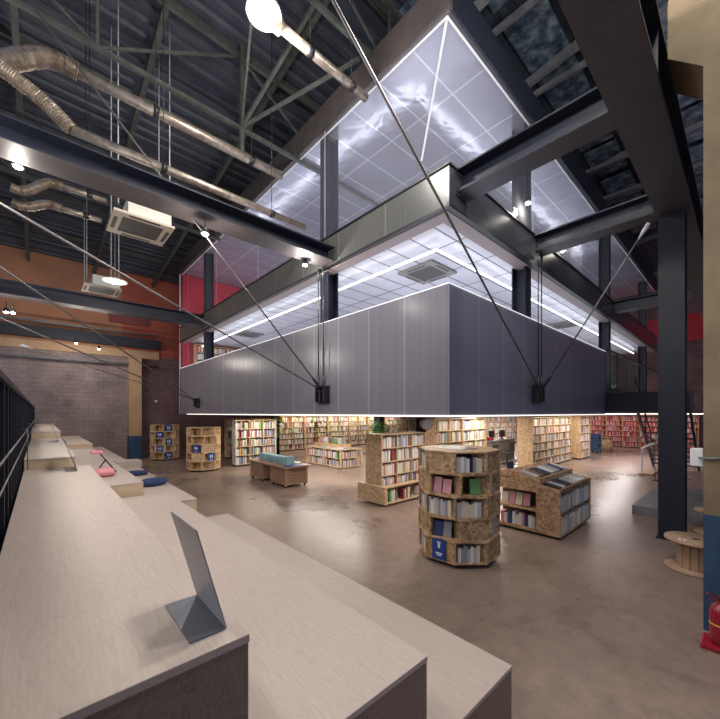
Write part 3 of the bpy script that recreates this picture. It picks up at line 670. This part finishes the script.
# --- front octagonal tower ---
def octa(r, rot, n=8): return [(r*math.cos(rot+2*PI*(k+.5)/n), r*math.sin(rot+2*PI*(k+.5)/n)) for k in range(n)]
VA=math.atan2(-F.y,-F.x)   # direction from object back toward the camera
def tower(x,y,rot,label,mt='osb',openpat=0,light='shelf_wood',rule=None):
    t=thing('octagonal_book_tower',label,'book tower',(x,y,0),rot)
    ap=.62; Rr=ap/math.cos(PI/8)
    MB().use('black').prism(octa(Rr*.86,0),0,.07).build('plinth',t,local=True)
    lh=(1.80-.07)/5
    info=[]
    for l in range(5):
        r=math.radians(4 if l%2 else -4); z=.07+l*lh
        tr=MB().use(light if mt!='osb_dark' else 'osb').prism(octa(Rr,r),z,z+.022).use(light if mt!='osb_dark' else 'osb').prism(octa(Rr,r),z+lh-.022,z+lh-.0005)
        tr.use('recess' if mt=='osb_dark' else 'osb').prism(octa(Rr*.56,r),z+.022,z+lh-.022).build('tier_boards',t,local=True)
        for k in range(8):
            an=r+2*PI*k/8+2*PI/8*1.0   # face normal angle
            op=rule(l,k,an) if rule else (k+l+openpat)%2==0
            s=2*ap*math.tan(PI/8)
            T=Matrix.Rotation(an,4,'Z')@Matrix.Translation((ap,0,0))  # local x outward, y tangential
            MB().use(mt).box(-.26,0,-s/2,-s/2+.03,z+.022,z+lh-.022,T).build('upright',t,local=True)
            if not op: 
                MB().use(mt).box(-.04,-.012,-s/2+.03,s/2,z+.022,z+lh-.022,T).build('facing_panel',t,local=True)
            elif not op: pass
            info.append((l,k,an,z,op,s))
    MB().use('black').prism(octa(.34,0),1.8,1.803).build('top_opening',t,local=True)
    return t,info,lh,ap
x,y=5.28,3.31
def nrule(l,k,an):
    rel=(an+math.radians(6)+PI)%(2*PI)-PI
    base=(k+l+1)%2==0
    if abs(rel)<.4 and l==3: return True
    if -1.2<rel<-.4 and l==2: return True
    return base
tw,info,lh,ap=tower(x,y,VA+math.radians(6),'near octagonal OSB book tower with staggered niches, tallest in the middle of the floor','osb_dark',1,'shelf_wood',nrule)
near_tower=tw
LN=['bottom','second','third','fourth','top']
def face_T(tx,ty,rot,an,s,z):
    # u to the viewer's right, v inward
    return Matrix.Translation((tx,ty,0))@Matrix.Rotation(rot+an,4,'Z')@Matrix.Translation((ap,0,z))@Matrix.Rotation(PI/2,4,'Z')
rotw=VA+math.radians(6)
for (l,k,an,z,op,s) in info:
    rel=(an+math.radians(6)+PI)%(2*PI)-PI
    if abs(rel)>1.9: continue
    side='front' if abs(rel)<.4 else ('left-hand' if rel<0 else 'right-hand')
    if abs(rel)>1.2: side='far '+side
    desc=f'in {side} niche, {LN[l]} tier, near octagonal tower'
    T=face_T(x,y,rotw,an,s,z+.022)@Matrix.Translation((-s/2+.035,.0,0))
    if op:
        if l==3 and abs(rel)<.4: book(T@Matrix.Translation((.16,.06,.004))@Matrix.Rotation(-.12,4,'X')@Matrix(((0,1,0,0),(1,0,0,0),(0,0,1,0),(0,0,0,1))),.05,.17,.24,'green','green book standing face out '+desc,'books in and on the display furniture')
        elif l==3: fill(T,s-.05,lh-.05,.2,desc,True,['pink','red','cream'] if rel<0 else ['light grey','navy','white'],True)
        elif l==1 and rel<0: fill(T,s-.05,lh-.05,.2,desc,True,['navy','grey','blue'],True)
        else: fill(T,s-.05,lh-.05,.2,desc,True,['light grey','white','grey','light grey','cream'],False,.9,.035,.06)
# green boxed book & blue poster
def poster(T,w,h,label):
    p=MB().use('poster_blue').box(0,w,-.012,0,0,h,T)
    p.use('white').box(w*.42,w*.58,-.0135,-.012,h*.55,h*.78,T).box(w*.36,w*.64,-.0135,-.012,h*.80,h*.86,T).box(w*.25,w*.75,-.0135,-.012,h*.26,h*.32,T).box(w*.32,w*.68,-.0135,-.012,h*.17,h*.22,T)
    return one('poster',p,label,'poster')
def hposter(T,w,h,label,group=None):
    p=MB().use('poster_blue').box(0,w,-.012,0,0,h,T)
    p.use('white').box(w*.27,w*.40,-.0135,-.012,h*.35,h*.75,T).box(w*.60,w*.73,-.0135,-.012,h*.35,h*.75,T).box(w*.40,w*.60,-.0135,-.012,h*.50,h*.58,T).box(w*.3,w*.7,-.0135,-.012,h*.12,h*.18,T)
    return one('poster',p,label,'poster',group)
# other towers
t2=Vector((5.12,15.45)); t3=Vector((4.8,20.35))
vec=lambda p: math.atan2(-p.y,-p.x)
tA,infoA,_,_=tower(t2.x,t2.y,vec(t2)+.35,'pale octagonal book tower at the left end under the mezzanine, with two blue posters','osb_light',0,'shelf_wood',lambda l,k,an:(k+l)%2==0 or (k*3+l)%5<2)
tB=copy_tree(tA,None,(t3.x,t3.y,0),vec(t3)+.35,'pale octagonal book tower farthest back by the brick wall, with five blue posters')
def face_poster(tp,rot,k,l,label,w=.3,h=.33,off=0,fn=hposter):
    r=math.radians(4 if l%2 else -4); an=r+2*PI*k/8+PI/4; s=2*ap*math.tan(PI/8)
    T=face_T(tp.x,tp.y,rot,an,s,.07+l*lh+.03)@Matrix.Translation((-w/2+off,-.006,0)); fn(T,w,h,label)
for l,k,nm in ((2,7,'upper left'),(1,7,'lower right')):
    face_poster(t2,vec(t2)+.35,6 if l==2 else 7,l,f'{nm} blue poster on the pale tower at the left end under the mezzanine',.27,.32,.03)
for l,k,nm in ((0,7,'lowest'),(1,6,'second from bottom'),(2,7,'middle'),(3,6,'second from top'),(4,7,'highest')):
    face_poster(t3,vec(t3)+.35,k,l,f'{nm} blue poster on the farthest tower by the brick wall',.3,.32)
# near tower poster : lower left
face_poster(Vector((5.28,3.31)),rotw,6,0,'blue poster with white lettering on the bottom of the near octagonal tower',.24,.32,0,poster)
# --- S3 mid bookcase (double sided OSB) ---
t=bookcase(6.60,6.42,0,1.9,1.83,.6,5,3,'osb_light','freestanding OSB-ended bookcase behind the near octagonal tower',0,.0,'shelf_wood')
MB().use('osb_light').box(6.47,6.50+.06,6.18,7.2,.05,.50).build('base_end_panel',t)
MB().use('shelf_wood').box(6.56,8.5,6.18,6.41,.05,.075).box(6.56,8.5,6.2,6.41,.46,.485).build('ledge',t)
fill_case(6.60,6.42,0,1.9,1.83,.6,5,3,'of the OSB case behind near tower',True,plinth=0.0,cols=['white']*6+['cream','pink','light grey','light grey','red','dark red','pink','yellow','grey','blue'],skip=(0,))
for i in range(3): fill(Matrix.Translation((6.62+i*.62,6.22,.076)),.55,.34,.18,f'in the {["left","middle","right"][i]} base section of the OSB case behind near tower',True,COLS,full=.7)
# --- S2 sloped display unit ---
t=thing('display_unit','low OSB display unit with stepped sloping top right of the near octagonal tower','display unit',(7.2,2.9,0))
prof=[(2.34,.06),(3.62,.06),(3.62,1.10),(3.36,1.24),(3.28,1.24),(2.72,1.08),(2.72,.99),(2.34,.92)]
def ring(y0,y1,z0,z1): pass
X0,X1=7.2,9.1
gp=MB().use('osb')
# gable end with two openings (y 2.75..3.55)
gp.prism_x([(2.34,.06),(2.78,.06),(2.78,1.085),(2.72,1.08),(2.72,.99),(2.34,.92)],X0,X0+.025)
gp.prism_x([(3.55,.06),(3.62,.06),(3.62,1.10),(3.55,1.14)],X0,X0+.025)
gp.prism_x([(2.78,.84),(3.55,.84),(3.55,1.14),(3.36,1.24),(3.28,1.24),(2.78,1.095)],X0,X0+.025)
gp.box(X0,X0+.025,2.78,3.55,.46,.50).box(X0,X0+.025,2.78,3.55,.06,.12).build('gable_end',t)
MB().use('osb').prism_x(prof,X1-.025,X1).build('gable_end',t)
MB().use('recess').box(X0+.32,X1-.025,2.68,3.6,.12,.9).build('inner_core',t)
MB().use('osb').box(X0+.025,X1-.025,2.345,3.6,.05,.08).box(X0+.03,X1-.03,2.36,2.68,.48,.5).box(X0+.03,X1-.03,2.36,2.72,.895,.92).box(X0+.025,X0+.32,2.78,3.55,.47,.49).build('shelf',t)
for xx in (7.66,8.14,8.62): MB().use('osb_dark').box(xx-.01,xx+.01,2.43,2.68,.08,.895).build('divider',t)
MB().use('osb').prism_x([(2.34,.92),(2.74,.99),(2.74,1.0),(2.34,.935)],X0+.025,X1-.025).prism_x([(2.34,.90),(2.34,.965),(2.355,.965),(2.355,.90)],X0,X1).build('lower_tray',t)
MB().use('osb').prism_x([(2.72,1.06),(3.30,1.22),(3.30,1.235),(2.72,1.075)],X0+.025,X1-.025).prism_x([(2.70,1.0),(2.72,1.0),(2.72,1.115),(2.70,1.115)],X0,X1).box(X0,X1,3.28,3.62,1.07,1.09).build('upper_tray',t)
MB().use('black').box(X0+.05,X1-.05,2.4,3.55,0,.05).build('plinth',t)
for i in range(4):
    for l,z in enumerate((.085,.505)):
        fill(Matrix.Translation((7.24+i*.465,2.325,z)),.455,.37,.3,f'in {["lower","upper"][l]} front row, {["first","second","third","fourth"][i]} section, stepped display unit',True,['light grey','white','white','cream','light grey','pale blue','grey'],False,1.0,.03,.09)
random.seed(11)
TI=['first','second','third','fourth','fifth','sixth','seventh','eighth','ninth','tenth','eleventh','twelfth','thirteenth','fourteenth']
def flat_book(x,y,z,w,d,h,c,label,rz=0,tx=0,group=None):
    T=Matrix.Translation((x,y,z))@Matrix.Rotation(rz,4,'Z')@Matrix.Rotation(tx,4,'X')@Matrix(((1,0,0,0),(0,1,0,0),(0,0,1,0),(0,0,0,1)))
    # lying: thickness along z
    T=T@Matrix(((0,0,1,0),(0,1,0,0),(-1,0,0,0),(0,0,0,1)))@Matrix.Translation((-h,0,0))
    T=T@Matrix.Identity(4)
    o=book(T,h,d,w,c,label,group or 'books lying on display')
for i in range(9):
    c=random.choice(['navy','white','grey','black','light grey','pale blue'])
    flat_book(7.28+i*.195,2.385,.945,.15,.30,.03,c,f'{c} book lying on the lower sloping tray, {TI[i]} from the corner',0,math.atan(.07/.4))
for i in range(9):
    c=random.choice(['white','navy','grey','light grey','black','brown'])
    flat_book(7.28+i*.195,2.80,1.105,.15,.32,.035,c,f'{c} book lying on the upper sloping tray, {TI[i]} from the corner',0,math.atan(.16/.58))
T90=Matrix.Rotation(-PI/2,4,'Z')
for l,z in enumerate((.085,.51)):
    fill(Matrix.Translation((7.235,3.53,z))@T90,.72,.3,.2,f'in the {["lower","upper"][l]} side opening of the stepped display unit',True,['white','cream','light grey','white','pink'] if l else ['white','light grey','navy','pink'],bool(l),1,.05,.08)
for k,(xx,yy,zz) in enumerate(((7.35,3.37,1.243),(8.2,3.37,1.243))):
    pass
tcard=thing('sign_stand','small dark sign on a stand at the top of the stepped display unit','sign',(7.4,3.40,1.09)); MB().use('navy' if 'navy' in M else 'cloth_blue').box(7.30,7.58,3.39,3.41,1.19,1.36).build('board',tcard); MB().use('black').box(7.42,7.46,3.39,3.41,1.09,1.19).build('post',tcard)
# --- S6 slatted table ---
TX0,TX1,TY0,TY1=5.72,6.62,9.75,12.45
t=thing('slatted_table','long low table with slatted wooden pedestals in front of the bookcases','table',(6.2,11,0))
MB().use('slat_wood').box(TX0-.04,TX1+.04,TY0-.04,TY1+.04,.64,.69).build('tabletop',t,bevel=.004)
for (a,b_) in ((TY0+.08,TY0+1.05),(TY1-1.05,TY1-.1)):
    pd=MB().use('slat_wood')
    for k in range(8): z=.10+k*.068; pd.box(TX0+.04,TX1-.04,a,b_,z,z+.045)
    pd.use('recess').box(TX0+.08,TX1-.08,a+.04,b_-.04,.08,.63).use('slat_wood')
    for xx in (TX0+.03,TX1-.09):
        for yy in (a-.01,b_-.05): pd.box(xx,xx+.06,yy,yy+.06,.06,.64)
    pd.use('black')
    for xx in (TX0+.1,TX1-.1):
        for yy in (a+.08,b_-.08): pd.box(xx-.03,xx+.03,yy-.02,yy+.02,0,.07)
    pd.build('pedestal',t)
for i in range(14):
    c='teal' if i%5 else 'pale blue'
    T=Matrix.Translation((TX0+.25,TY0+.55+i*.135,.692))@Matrix.Rotation(.15,4,'X')
    book(T,.26,.05,.24,c,f'{c} book standing on the slatted table, {TI[i]} from its near end','books standing on the slatted table')
for i in range(4):
    flat_book(TX0+.60,TY0+.3+i*.5,.692,.2,.28,.05+.03*(i%3),['white','pink','light grey','white'][i],f'{["white","pink","light grey","white"][i]} book lying on the slatted table, {TI[i]} pile from its near end',.1*i)
one('poster',MB().use('poster_blue').box(TX0+.0,TX0+.7,TY0-.03,TY0+.25,.692,.70),'flat blue sheet on the near end of the slatted table','sheet')
one('book_box',MB().use(MATS('teal')).box(TX0+.22,TX0+.5,TY0+.3,TY0+.42,.70,.98),'tall teal display box at the near end of the slatted table','box')
# --- S7 low display ---
t=thing('display_counter','low square book counter heaped with books before the back bookcases','display unit',(10,12.8,0))
SX0,SX1,SY0,SY1=9.5,10.7,11.65,14.3
MB().use('osb_light').box(SX0,SX1,SY0,SY1,.78,.82).box(SX0,SX1,SY0,SY1,.03,.07).build('board',t)
for (a,b_,c,d_) in ((SX0,SX0+.03,SY0,SY0+.03),(SX1-.03,SX1,SY0,SY0+.03),(SX0,SX0+.03,SY1-.03,SY1),(SX0,SX0+.06,SY0+1.2,SY0+1.25)): MB().use('osb_light').box(a,b_+.03,c,d_+.03,.07,.78).build('post',t)
MB().use('recess').box(SX0+.3,SX1-.1,SY0+.3,SY1-.05,.07,.78).build('inner_core',t)
MB().use('osb_light').box(SX0+.005,SX0+.3,SY0+.06,SY1-.03,.41,.43).box(SX0+.3,SX1-.03,SY0+.005,SY0+.3,.41,.43).build('shelf',t)
MB().use('osb_light').box(SX0+.3,SX1-.2,SY0+.5,SY1-.3,.82,1.0).build('riser',t)
random.seed(5)
for l,z in enumerate((.072,.432)):
    w_=['lower','upper'][l]
    fill(Matrix.Translation((SX0+.08,SY0+.02,z)),1.0,.32,.2,f'in the {w_} near side of the low square counter',False,full=.9)
    fill(Matrix.Translation((SX0+.02,SY1-.05,z))@T90,2.4,.32,.2,f'in the {w_} left side of the low square counter',False,full=.95)
for i in range(12):
    c=random.choice(COLS)
    flat_book(SX0+.05+.28*(i%2),SY0+.1+(i//2)*.38,.822,.2,.26,.03+.05*random.random(),c,f'{c} book lying on the low square counter, {TI[i]} in the heap')
for i in range(10):
    c=random.choice(COLS); T=Matrix.Translation((SX0+.35+.3*(i%2),SY0+.6+(i//2)*.34,1.002))@Matrix.Rotation(random.uniform(-.3,.3),4,'Z')@Matrix.Rotation(-.2,4,'X')
    book(T,.18,.03,.25,c,f'{c} book propped up on top of the low square counter, {TI[i]} in the heap','books propped on the counter')
# --- S5 freestanding case ---
bookcase(6.42,15.25,0,2.0,2.08,.4,5,3,'white','freestanding bookcase with a white end right of the pale octagonal tower')
fill_case(6.42,15.25,0,2.0,2.08,.4,5,3,'of the white-ended case beside pale tower',True)
# --- rest: far rows, all into one stuff mesh ---
def row(x,y,a,n,W,Hh,D,lv,bays,label,cols=COLS,z0=0,side='osb_light'):
    proto=bookcase(x,y,a,W,Hh,D,lv,bays,side,label%ordn(0),z0)
    ux,uy=math.cos(a),math.sin(a)
    fill_case(x,y,a,W,Hh,D,lv,bays,'',False,z0,cols=cols)
    for i in range(1,n):
        xx,yy=x+ux*(W+.01)*i,y+uy*(W+.01)*i
        copy_tree(proto,None,(xx,yy,z0),a,label%ordn(i)); fill_case(xx,yy,a,W,Hh,D,lv,bays,'',False,z0,cols=cols)
def ordn(i): return ['first','second','third','fourth','fifth','sixth','seventh','eighth','ninth'][i]
random.seed(21)
row(10.9,19.4,0,7,1.9,2.2,.35,6,2,'%s unit from the left in the back row of tall bookcases',COLS+['cream','yellow','cream'])
row(7.2,18.2,0,2,1.5,2.1,.35,6,2,'%s unit from the left in the short row behind the pale towers',COLS+['red','white'])
row(10.0,7.15,0,2,1.75,2.2,.4,5,2,'%s unit from the left of the bookcase behind the near octagonal tower',COLS+['cream','yellow','white'])
row(15.1,5.95,0,2,2.4,2.22,.65,6,3,'%s unit from the left of the bright OSB-ended bookcase row at right',COLS+['cream','cream','white'])
row(20.4,5.7,0,1,1.7,2.22,.5,5,2,'%s narrow pale bookcase past the bright OSB-ended row',COLS+['blue','white'])
row(30.0,9.6,-PI/2,4,1.9,2.25,.35,6,2,'%s unit from the left of the pink-lit bookcases on the far right wall',RED,side='osb')
row(21.0,12.6,0,4,2.0,2.2,.35,5,2,'%s unit from the left of the bookcases behind the reception desk',COLS)
row(5.75,18.5,0,3,1.6,2.75,.35,7,2,'%s bookcase from the left on the mezzanine floor before the red wall',['white','cream','red','orange','light grey','cream'],3.1)
# ------------------------------------------------------------ desk with monitors
t=thing('reception_desk','dark grey reception desk between the bookcases under the mezzanine','desk',(17,8.3,0))
MB().use('pipe_grey').box(15.2,18.6,8.2,8.9,1.0,1.06).build('counter_top',t); MB().use('plat').box(15.25,18.55,8.25,8.8,0,1.0).build('front_panel',t)
for i,xx in enumerate((15.7,16.7,17.8)):
    m_=thing('monitor',f'{["left","middle","right"][i]} black computer monitor on the reception desk','monitor',(xx,8.55,1.06))
    MB().use('black').box(xx-.28,xx+.28,8.55,8.58,1.16,1.52).build('screen',m_); MB().use('black').box(xx-.03,xx+.03,8.55,8.6,1.07,1.2).box(xx-.12,xx+.12,8.48,8.68,1.06,1.075).build('stand',m_)
for i,(xx,yy) in enumerate(((14.7,7.6),(16.1,7.5))):
    c_=thing('desk_chair',f'{["nearer","farther"][i]} dark swivel chair before the reception desk','chair',(xx,yy,0))
    MB().use('black').box(xx-.24,xx+.24,yy-.24,yy+.24,.46,.54).build('seat',c_,bevel=.03); MB().use('black').box(xx-.22,xx+.22,yy-.27,yy-.22,.62,1.05).build('backrest',c_,bevel=.02)
    MB().use('black').tube([(xx,yy,.08),(xx,yy,.46)],.03,8).build('pole',c_)
    for k in range(5): a=k*2*PI/5; MB().use('black').bar((xx,yy,.09),(xx+.28*math.cos(a),yy+.28*math.sin(a),.03),.04,.03).build('leg',c_)
one('cloth_bag',MB().use('ext_red').box(16.0,16.4,8.3,8.6,1.06,1.22),'red bag lying on the reception desk','bag',bevel=.04)
# cart
q=at(595,453); t=thing('book_cart','blue-grey wheeled book cart beyond the bright bookcase row','cart',(q.x,q.y,0))
for z in (.15,.55,.95): MB().use('paint_blue').box(q.x-.35,q.x+.35,q.y-.25,q.y+.25,z,z+.03).build('tray',t)
for sx in (-1,1):
    MB().use('paint_blue').box(q.x+sx*.35-.02,q.x+sx*.35+.02,q.y-.25,q.y+.25,.12,1.15).build('side_frame',t)
    for sy in (-1,1): MB().use('black').tube([(q.x+sx*.3-.02,q.y+sy*.2,.06),(q.x+sx*.3+.02,q.y+sy*.2,.06)],.06,10).build('wheel',t)
q=at(606,451); t=thing('side_table','small brown drum-shaped table next to the book cart','table',(q.x,q.y,0))
MB().use('slat_wood').lathe((q.x,q.y,0),[(.4,.82),(.4,.86)],16).build('tabletop',t); MB().use('osb_dark').lathe((q.x,q.y,0),[(.3,0),(.34,.4),(.3,.82)],16).build('drum',t)
# ------------------------------------------------------------ under-mezzanine columns with plants
t=thing('steel_column','dark column under the mezzanine wrapped by a trailing vine','column',(9.0,16.4,0)); hcol('',9.0,16.4,0,2.37,.32,'').build('shaft',t)
t=thing('steel_column','dark column under the mezzanine beside the round grey fan','column',(9.75,9.6,0)); hcol('',9.75,9.6,0,2.37,.3,'').build('shaft',t)
def leaf(b,p,d,l,w):
    d=Vector(d).normalized(); s=d.cross(Vector((0,0,1)));
    if s.length<.1: s=Vector((1,0,0))
    s=s.normalized()*w; b.add([p,p+d*l*.5+s,p+d*l-Vector((0,0,l*.25)),p+d*l*.5-s],[(0,1,2,3)])
random.seed(3)
def vine(x,y,z0,z1,n,label,mt,spread):
    t=thing('trailing_vine',label,'plant',(x,y,z1)); st=MB().use(mt); lf=MB().use(mt)
    for s in range(7):
        a=random.uniform(0,2*PI); p=Vector((x,y,z1)); pts=[p.copy()]
        L=random.uniform(.5,1)*(z1-z0)
        for k in range(8): p=p+Vector((math.cos(a)*spread/8,math.sin(a)*spread/8,-L/8))+Vector((random.uniform(-.03,.03),random.uniform(-.03,.03),0)); pts.append(p.copy())
        st.tube(pts,.006,4)
        for _ in range(n): q=random.choice(pts)+Vector((random.uniform(-.04,.04),)*3); leaf(lf,q,(random.uniform(-1,1),random.uniform(-1,1),random.uniform(-.8,.3)),random.uniform(.12,.22),.04)
    lf.build('foliage',st.build('stem',t))
vine(8.95,16.15,1.0,2.3,26,'trailing pale green vine hanging in front of the dark column','leaf_pale',.8)
def palm(x,y,h,label,r=.55,n=70,mt='leaf'):
    t=thing('potted_plant',label,'plant',(x,y,0)); MB().use('pot').lathe((x,y,0),[(.15,0),(.2,.35),(.22,.36)],16).build('pot',t)
    MB().use('slat_wood').tube([(x,y,.3),(x+.03,y,h-.4)],.025,6).build('stem',t); f=MB().use(mt)
    for _ in range(n):
        a=random.uniform(0,2*PI); p=Vector((x+random.uniform(-.25,.25),y+random.uniform(-.25,.25),random.uniform(h-.7,h-.15)))
        leaf(f,p,(math.cos(a),math.sin(a),random.uniform(-.2,.7)),random.uniform(.2,r),.035)
    f.build('foliage',t)
palm(8.95,8.7,2.2,'bushy potted plant behind the freestanding OSB-ended bookcase',.5,160)
palm(12.2,17.2,2.1,'slender potted plant before the back row of tall bookcases',.4,90)
for i,(x,y) in enumerate(((18.6,4.6),(20.4,4.4))):
    t=thing('potted_plant',f'{["left","right"][i]} potted plant on the mezzanine balcony behind the black railing','plant',(x,y,3.1)); MB().use('pot').lathe((x,y,3.1),[(.2,0),(.26,.4),(.26,.42)],14).build('pot',t); f=MB().use('leaf')
    for _ in range(120): a=random.uniform(0,2*PI); leaf(f,Vector((x,y,3.5+random.uniform(0,.9))),(math.cos(a),math.sin(a),random.uniform(.1,1)),.5,.04)
    f.build('foliage',t)
q=ad(426,424,10.3); t=thing('ceiling_fan_drum','round grey fan hung under the mezzanine beside a dark column','fan',(q.x,q.y,q.z)); dv=Vector((-F.x,-F.y,0))
MB().use('plat').tube([q-dv*.12,q+dv*.1,q+dv*.14],[.16,.18,.13],20).build('housing',t); MB().use('black').box(q.x-.02,q.x+.02,q.y-.02,q.y+.02,q.z+.1,2.38).build('bracket',t)
# ------------------------------------------------------------ right side : platform, stair, rail
one('floor_platform',MB().use('plat').box(10.4,12.8,-2,1.83,0,.22),'low grey platform on the floor behind the tall black column','platform',bevel=.01)
one('floor_platform',MB().use('plat').box(12.0,12.79,-2,1.3,.221,.40),'upper grey level set on the low platform','platform')
t=thing('staircase','dark steel staircase coming down from the mezzanine balcony at right','stairs',(18,2.2,0))
a=Vector((16.2,0,2.75)); b_=Vector((20.0,0,.1))
for yy in (1.3,2.75): MB().use('steel' if yy<2 else 'pipe_grey').bar((a.x,yy,a.z),(b_.x,yy,b_.z),.05,.22).build('stringer',t)
for k in range(13): p_=a.lerp(b_,(k+.5)/13); MB().use('steel').box(p_.x-.15,p_.x+.15,1.33,2.72,p_.z,p_.z+.03).build('tread',t)
MB().use('steel').box(15.1,16.4,1.2,3.4,2.45,3.1).build('landing',t)
MB().use('black').tube([(a.x,2.75,a.z+.95),(b_.x,2.75,b_.z+.95)],.025,8).tube([(a.x,2.75,a.z),(a.x,2.75,a.z+.95)],.02,8).tube([(b_.x,2.75,b_.z),(b_.x,2.75,b_.z+.95)],.02,8).tube([(18.1,2.75,1.4),(18.1,2.75,2.35)],.02,8).build('handrail',t)
q=at(642,474); t=thing('bent_handrail','white bent metal rail standing on a thin wooden base near the stairs','rail',(q.x,q.y,0))
MB().use('slat_wood').box(q.x-.3,q.x+1.3,q.y-.35,q.y+.1,0,.06).build('base_board',t)
MB().use('white').bar((q.x,q.y,.06),(q.x,q.y,1.0),.1,.05).bar((q.x,q.y,1.0),(q.x+.75,q.y-.55,1.36),.1,.05).build('bent_rail',t)
q=ad(655,437,12.5); t=thing('ball_lamp','small white globe lamp near the foot of the dark stairs','lamp',(q.x,q.y,0)); MB().use('white').lathe((q.x,q.y,q.z),[(.02,-.09),(.08,-.05),(.1,0),(.08,.05),(.02,.09)],14).build('globe',t); MB().use('black').tube([(q.x,q.y,.02),(q.x,q.y,q.z-.08)],.012,6).lathe((q.x,q.y,0),[(.12,0),(.12,.02)],14).build('stand',t)
# spools
def spool(x,y,label):
    t=thing('cable_spool',label,'cable spool',(x,y,0)); r=.37
    MB().use('slat_wood').lathe((0,0,0),[(r,0),(r,.035)],32).build('bottom_flange',t,local=True)
    tf=MB().use('slat_wood').lathe((0,0,0),[(r,.435),(r,.47)],32).build('top_flange',t,local=True)
    c=MB().use('slat_wood')
    for k in range(14): T=Matrix.Rotation(2*PI*k/14,4,'Z'); c.box(.19,.215,-.043,.043,.035,.435,T)
    c.use('recess').lathe((0,0,0),[(.185,.036),(.185,.434)],20); c.build('slatted_core',t,local=True)
    MB().use('black').lathe((0,0,0),[(.045,.4705),(.045,.472)],16).build('centre_hole',tf,local=True)
    return t
s0=spool(7.42,.52,'nearer wooden cable spool with visible round top, beside the blue-based pillar')
copy_tree(s0,None,(9.85,.35,0),.3,'farther wooden cable spool behind the nearer one')
one('sticker',MB().use('white').box(7.18,7.27,.62,.70,.471,.473).use('ext_red').box(7.20,7.25,.64,.67,.473,.474),'small printed sticker on top of the nearer wooden spool','sticker')
# extinguisher
ex,ey=5.14,.17; t=thing('fire_extinguisher','red fire extinguisher with yellow band, standing at the foot of the blue-based pillar','fire extinguisher',(ex,ey,0))
MB().use('ext_red').lathe((ex,ey,0),[(.085,.06),(.09,.08),(.09,.36),(.075,.42),(.035,.46),(.03,.48)],24).build('cylinder',t)
MB().use('yellow').lathe((ex,ey,0),[(.0915,.24),(.0915,.255)],24).build('band',t.children[0])
MB().use('ext_red').box(ex-.15,ex+.15,ey-.15,ey+.15,0,.05).build('tray',t,bevel=.015)
MB().use('ext_red').bar((ex,ey,.50),(ex-.08,ey+.10,.56),.03,.015).bar((ex,ey,.48),(ex-.06,ey+.08,.49),.03,.012).box(ex-.02,ex+.02,ey-.02,ey+.02,.48,.52).build('handle',t)
MB().use('black').tube([(ex+.02,ey,.5),(ex+.1,ey+.02,.46),(ex+.115,ey,.3),(ex+.1,ey,.16)],.012,8).build('hose',t)
# electric box
t=thing('switch_box','small white electrical box on the side of the tan pillar','electrical box',(5.5,.4,1.9))
MB().use('white').box(5.46,5.58,.321,.43,1.80,2.0).build('box_body',t,bevel=.01); MB().use('pipe_grey').tube([(5.44,.36,1.9),(5.425,.25,1.9),(5.425,.1,1.93),(5.425,-.3,1.98)],.012,8).build('conduit',t)
one('wall_plate',MB().use('white').box(4.7,4.82,22.07,22.1,3.0,3.12),'small white plate on the dark brick back wall','wall plate')
# far books collected
if FAR.f: tag(FAR.build('books'),'spines of the many small books filling the distant bookcases','books',None,'stuff')
# ------------------------------------------------------------ world, camera
W=bpy.data.worlds.new('World'); bpy.context.scene.world=W; W.use_nodes=True
W.node_tree.nodes['Background'].inputs['Color'].default_value=(.72,.76,1,1); W.node_tree.nodes['Background'].inputs['Strength'].default_value=.27
cam=bpy.data.cameras.new('camera'); co=bpy.data.objects.new('camera',cam); COL.objects.link(co)
co.location=(0,0,H); co.rotation_euler=(PI/2,0,math.atan2(F.y,F.x)-PI/2)
cam.sensor_width=36; cam.sensor_fit='HORIZONTAL'; cam.lens=36*FP/720; cam.shift_y=(HY-359.5)/720; cam.clip_start=.02; cam.clip_end=200
sc=bpy.context.scene; sc.camera=co
sc.view_settings.view_transform='Standard'; sc.view_settings.look='None'; sc.view_settings.gamma=1; sc.view_settings.exposure=.53
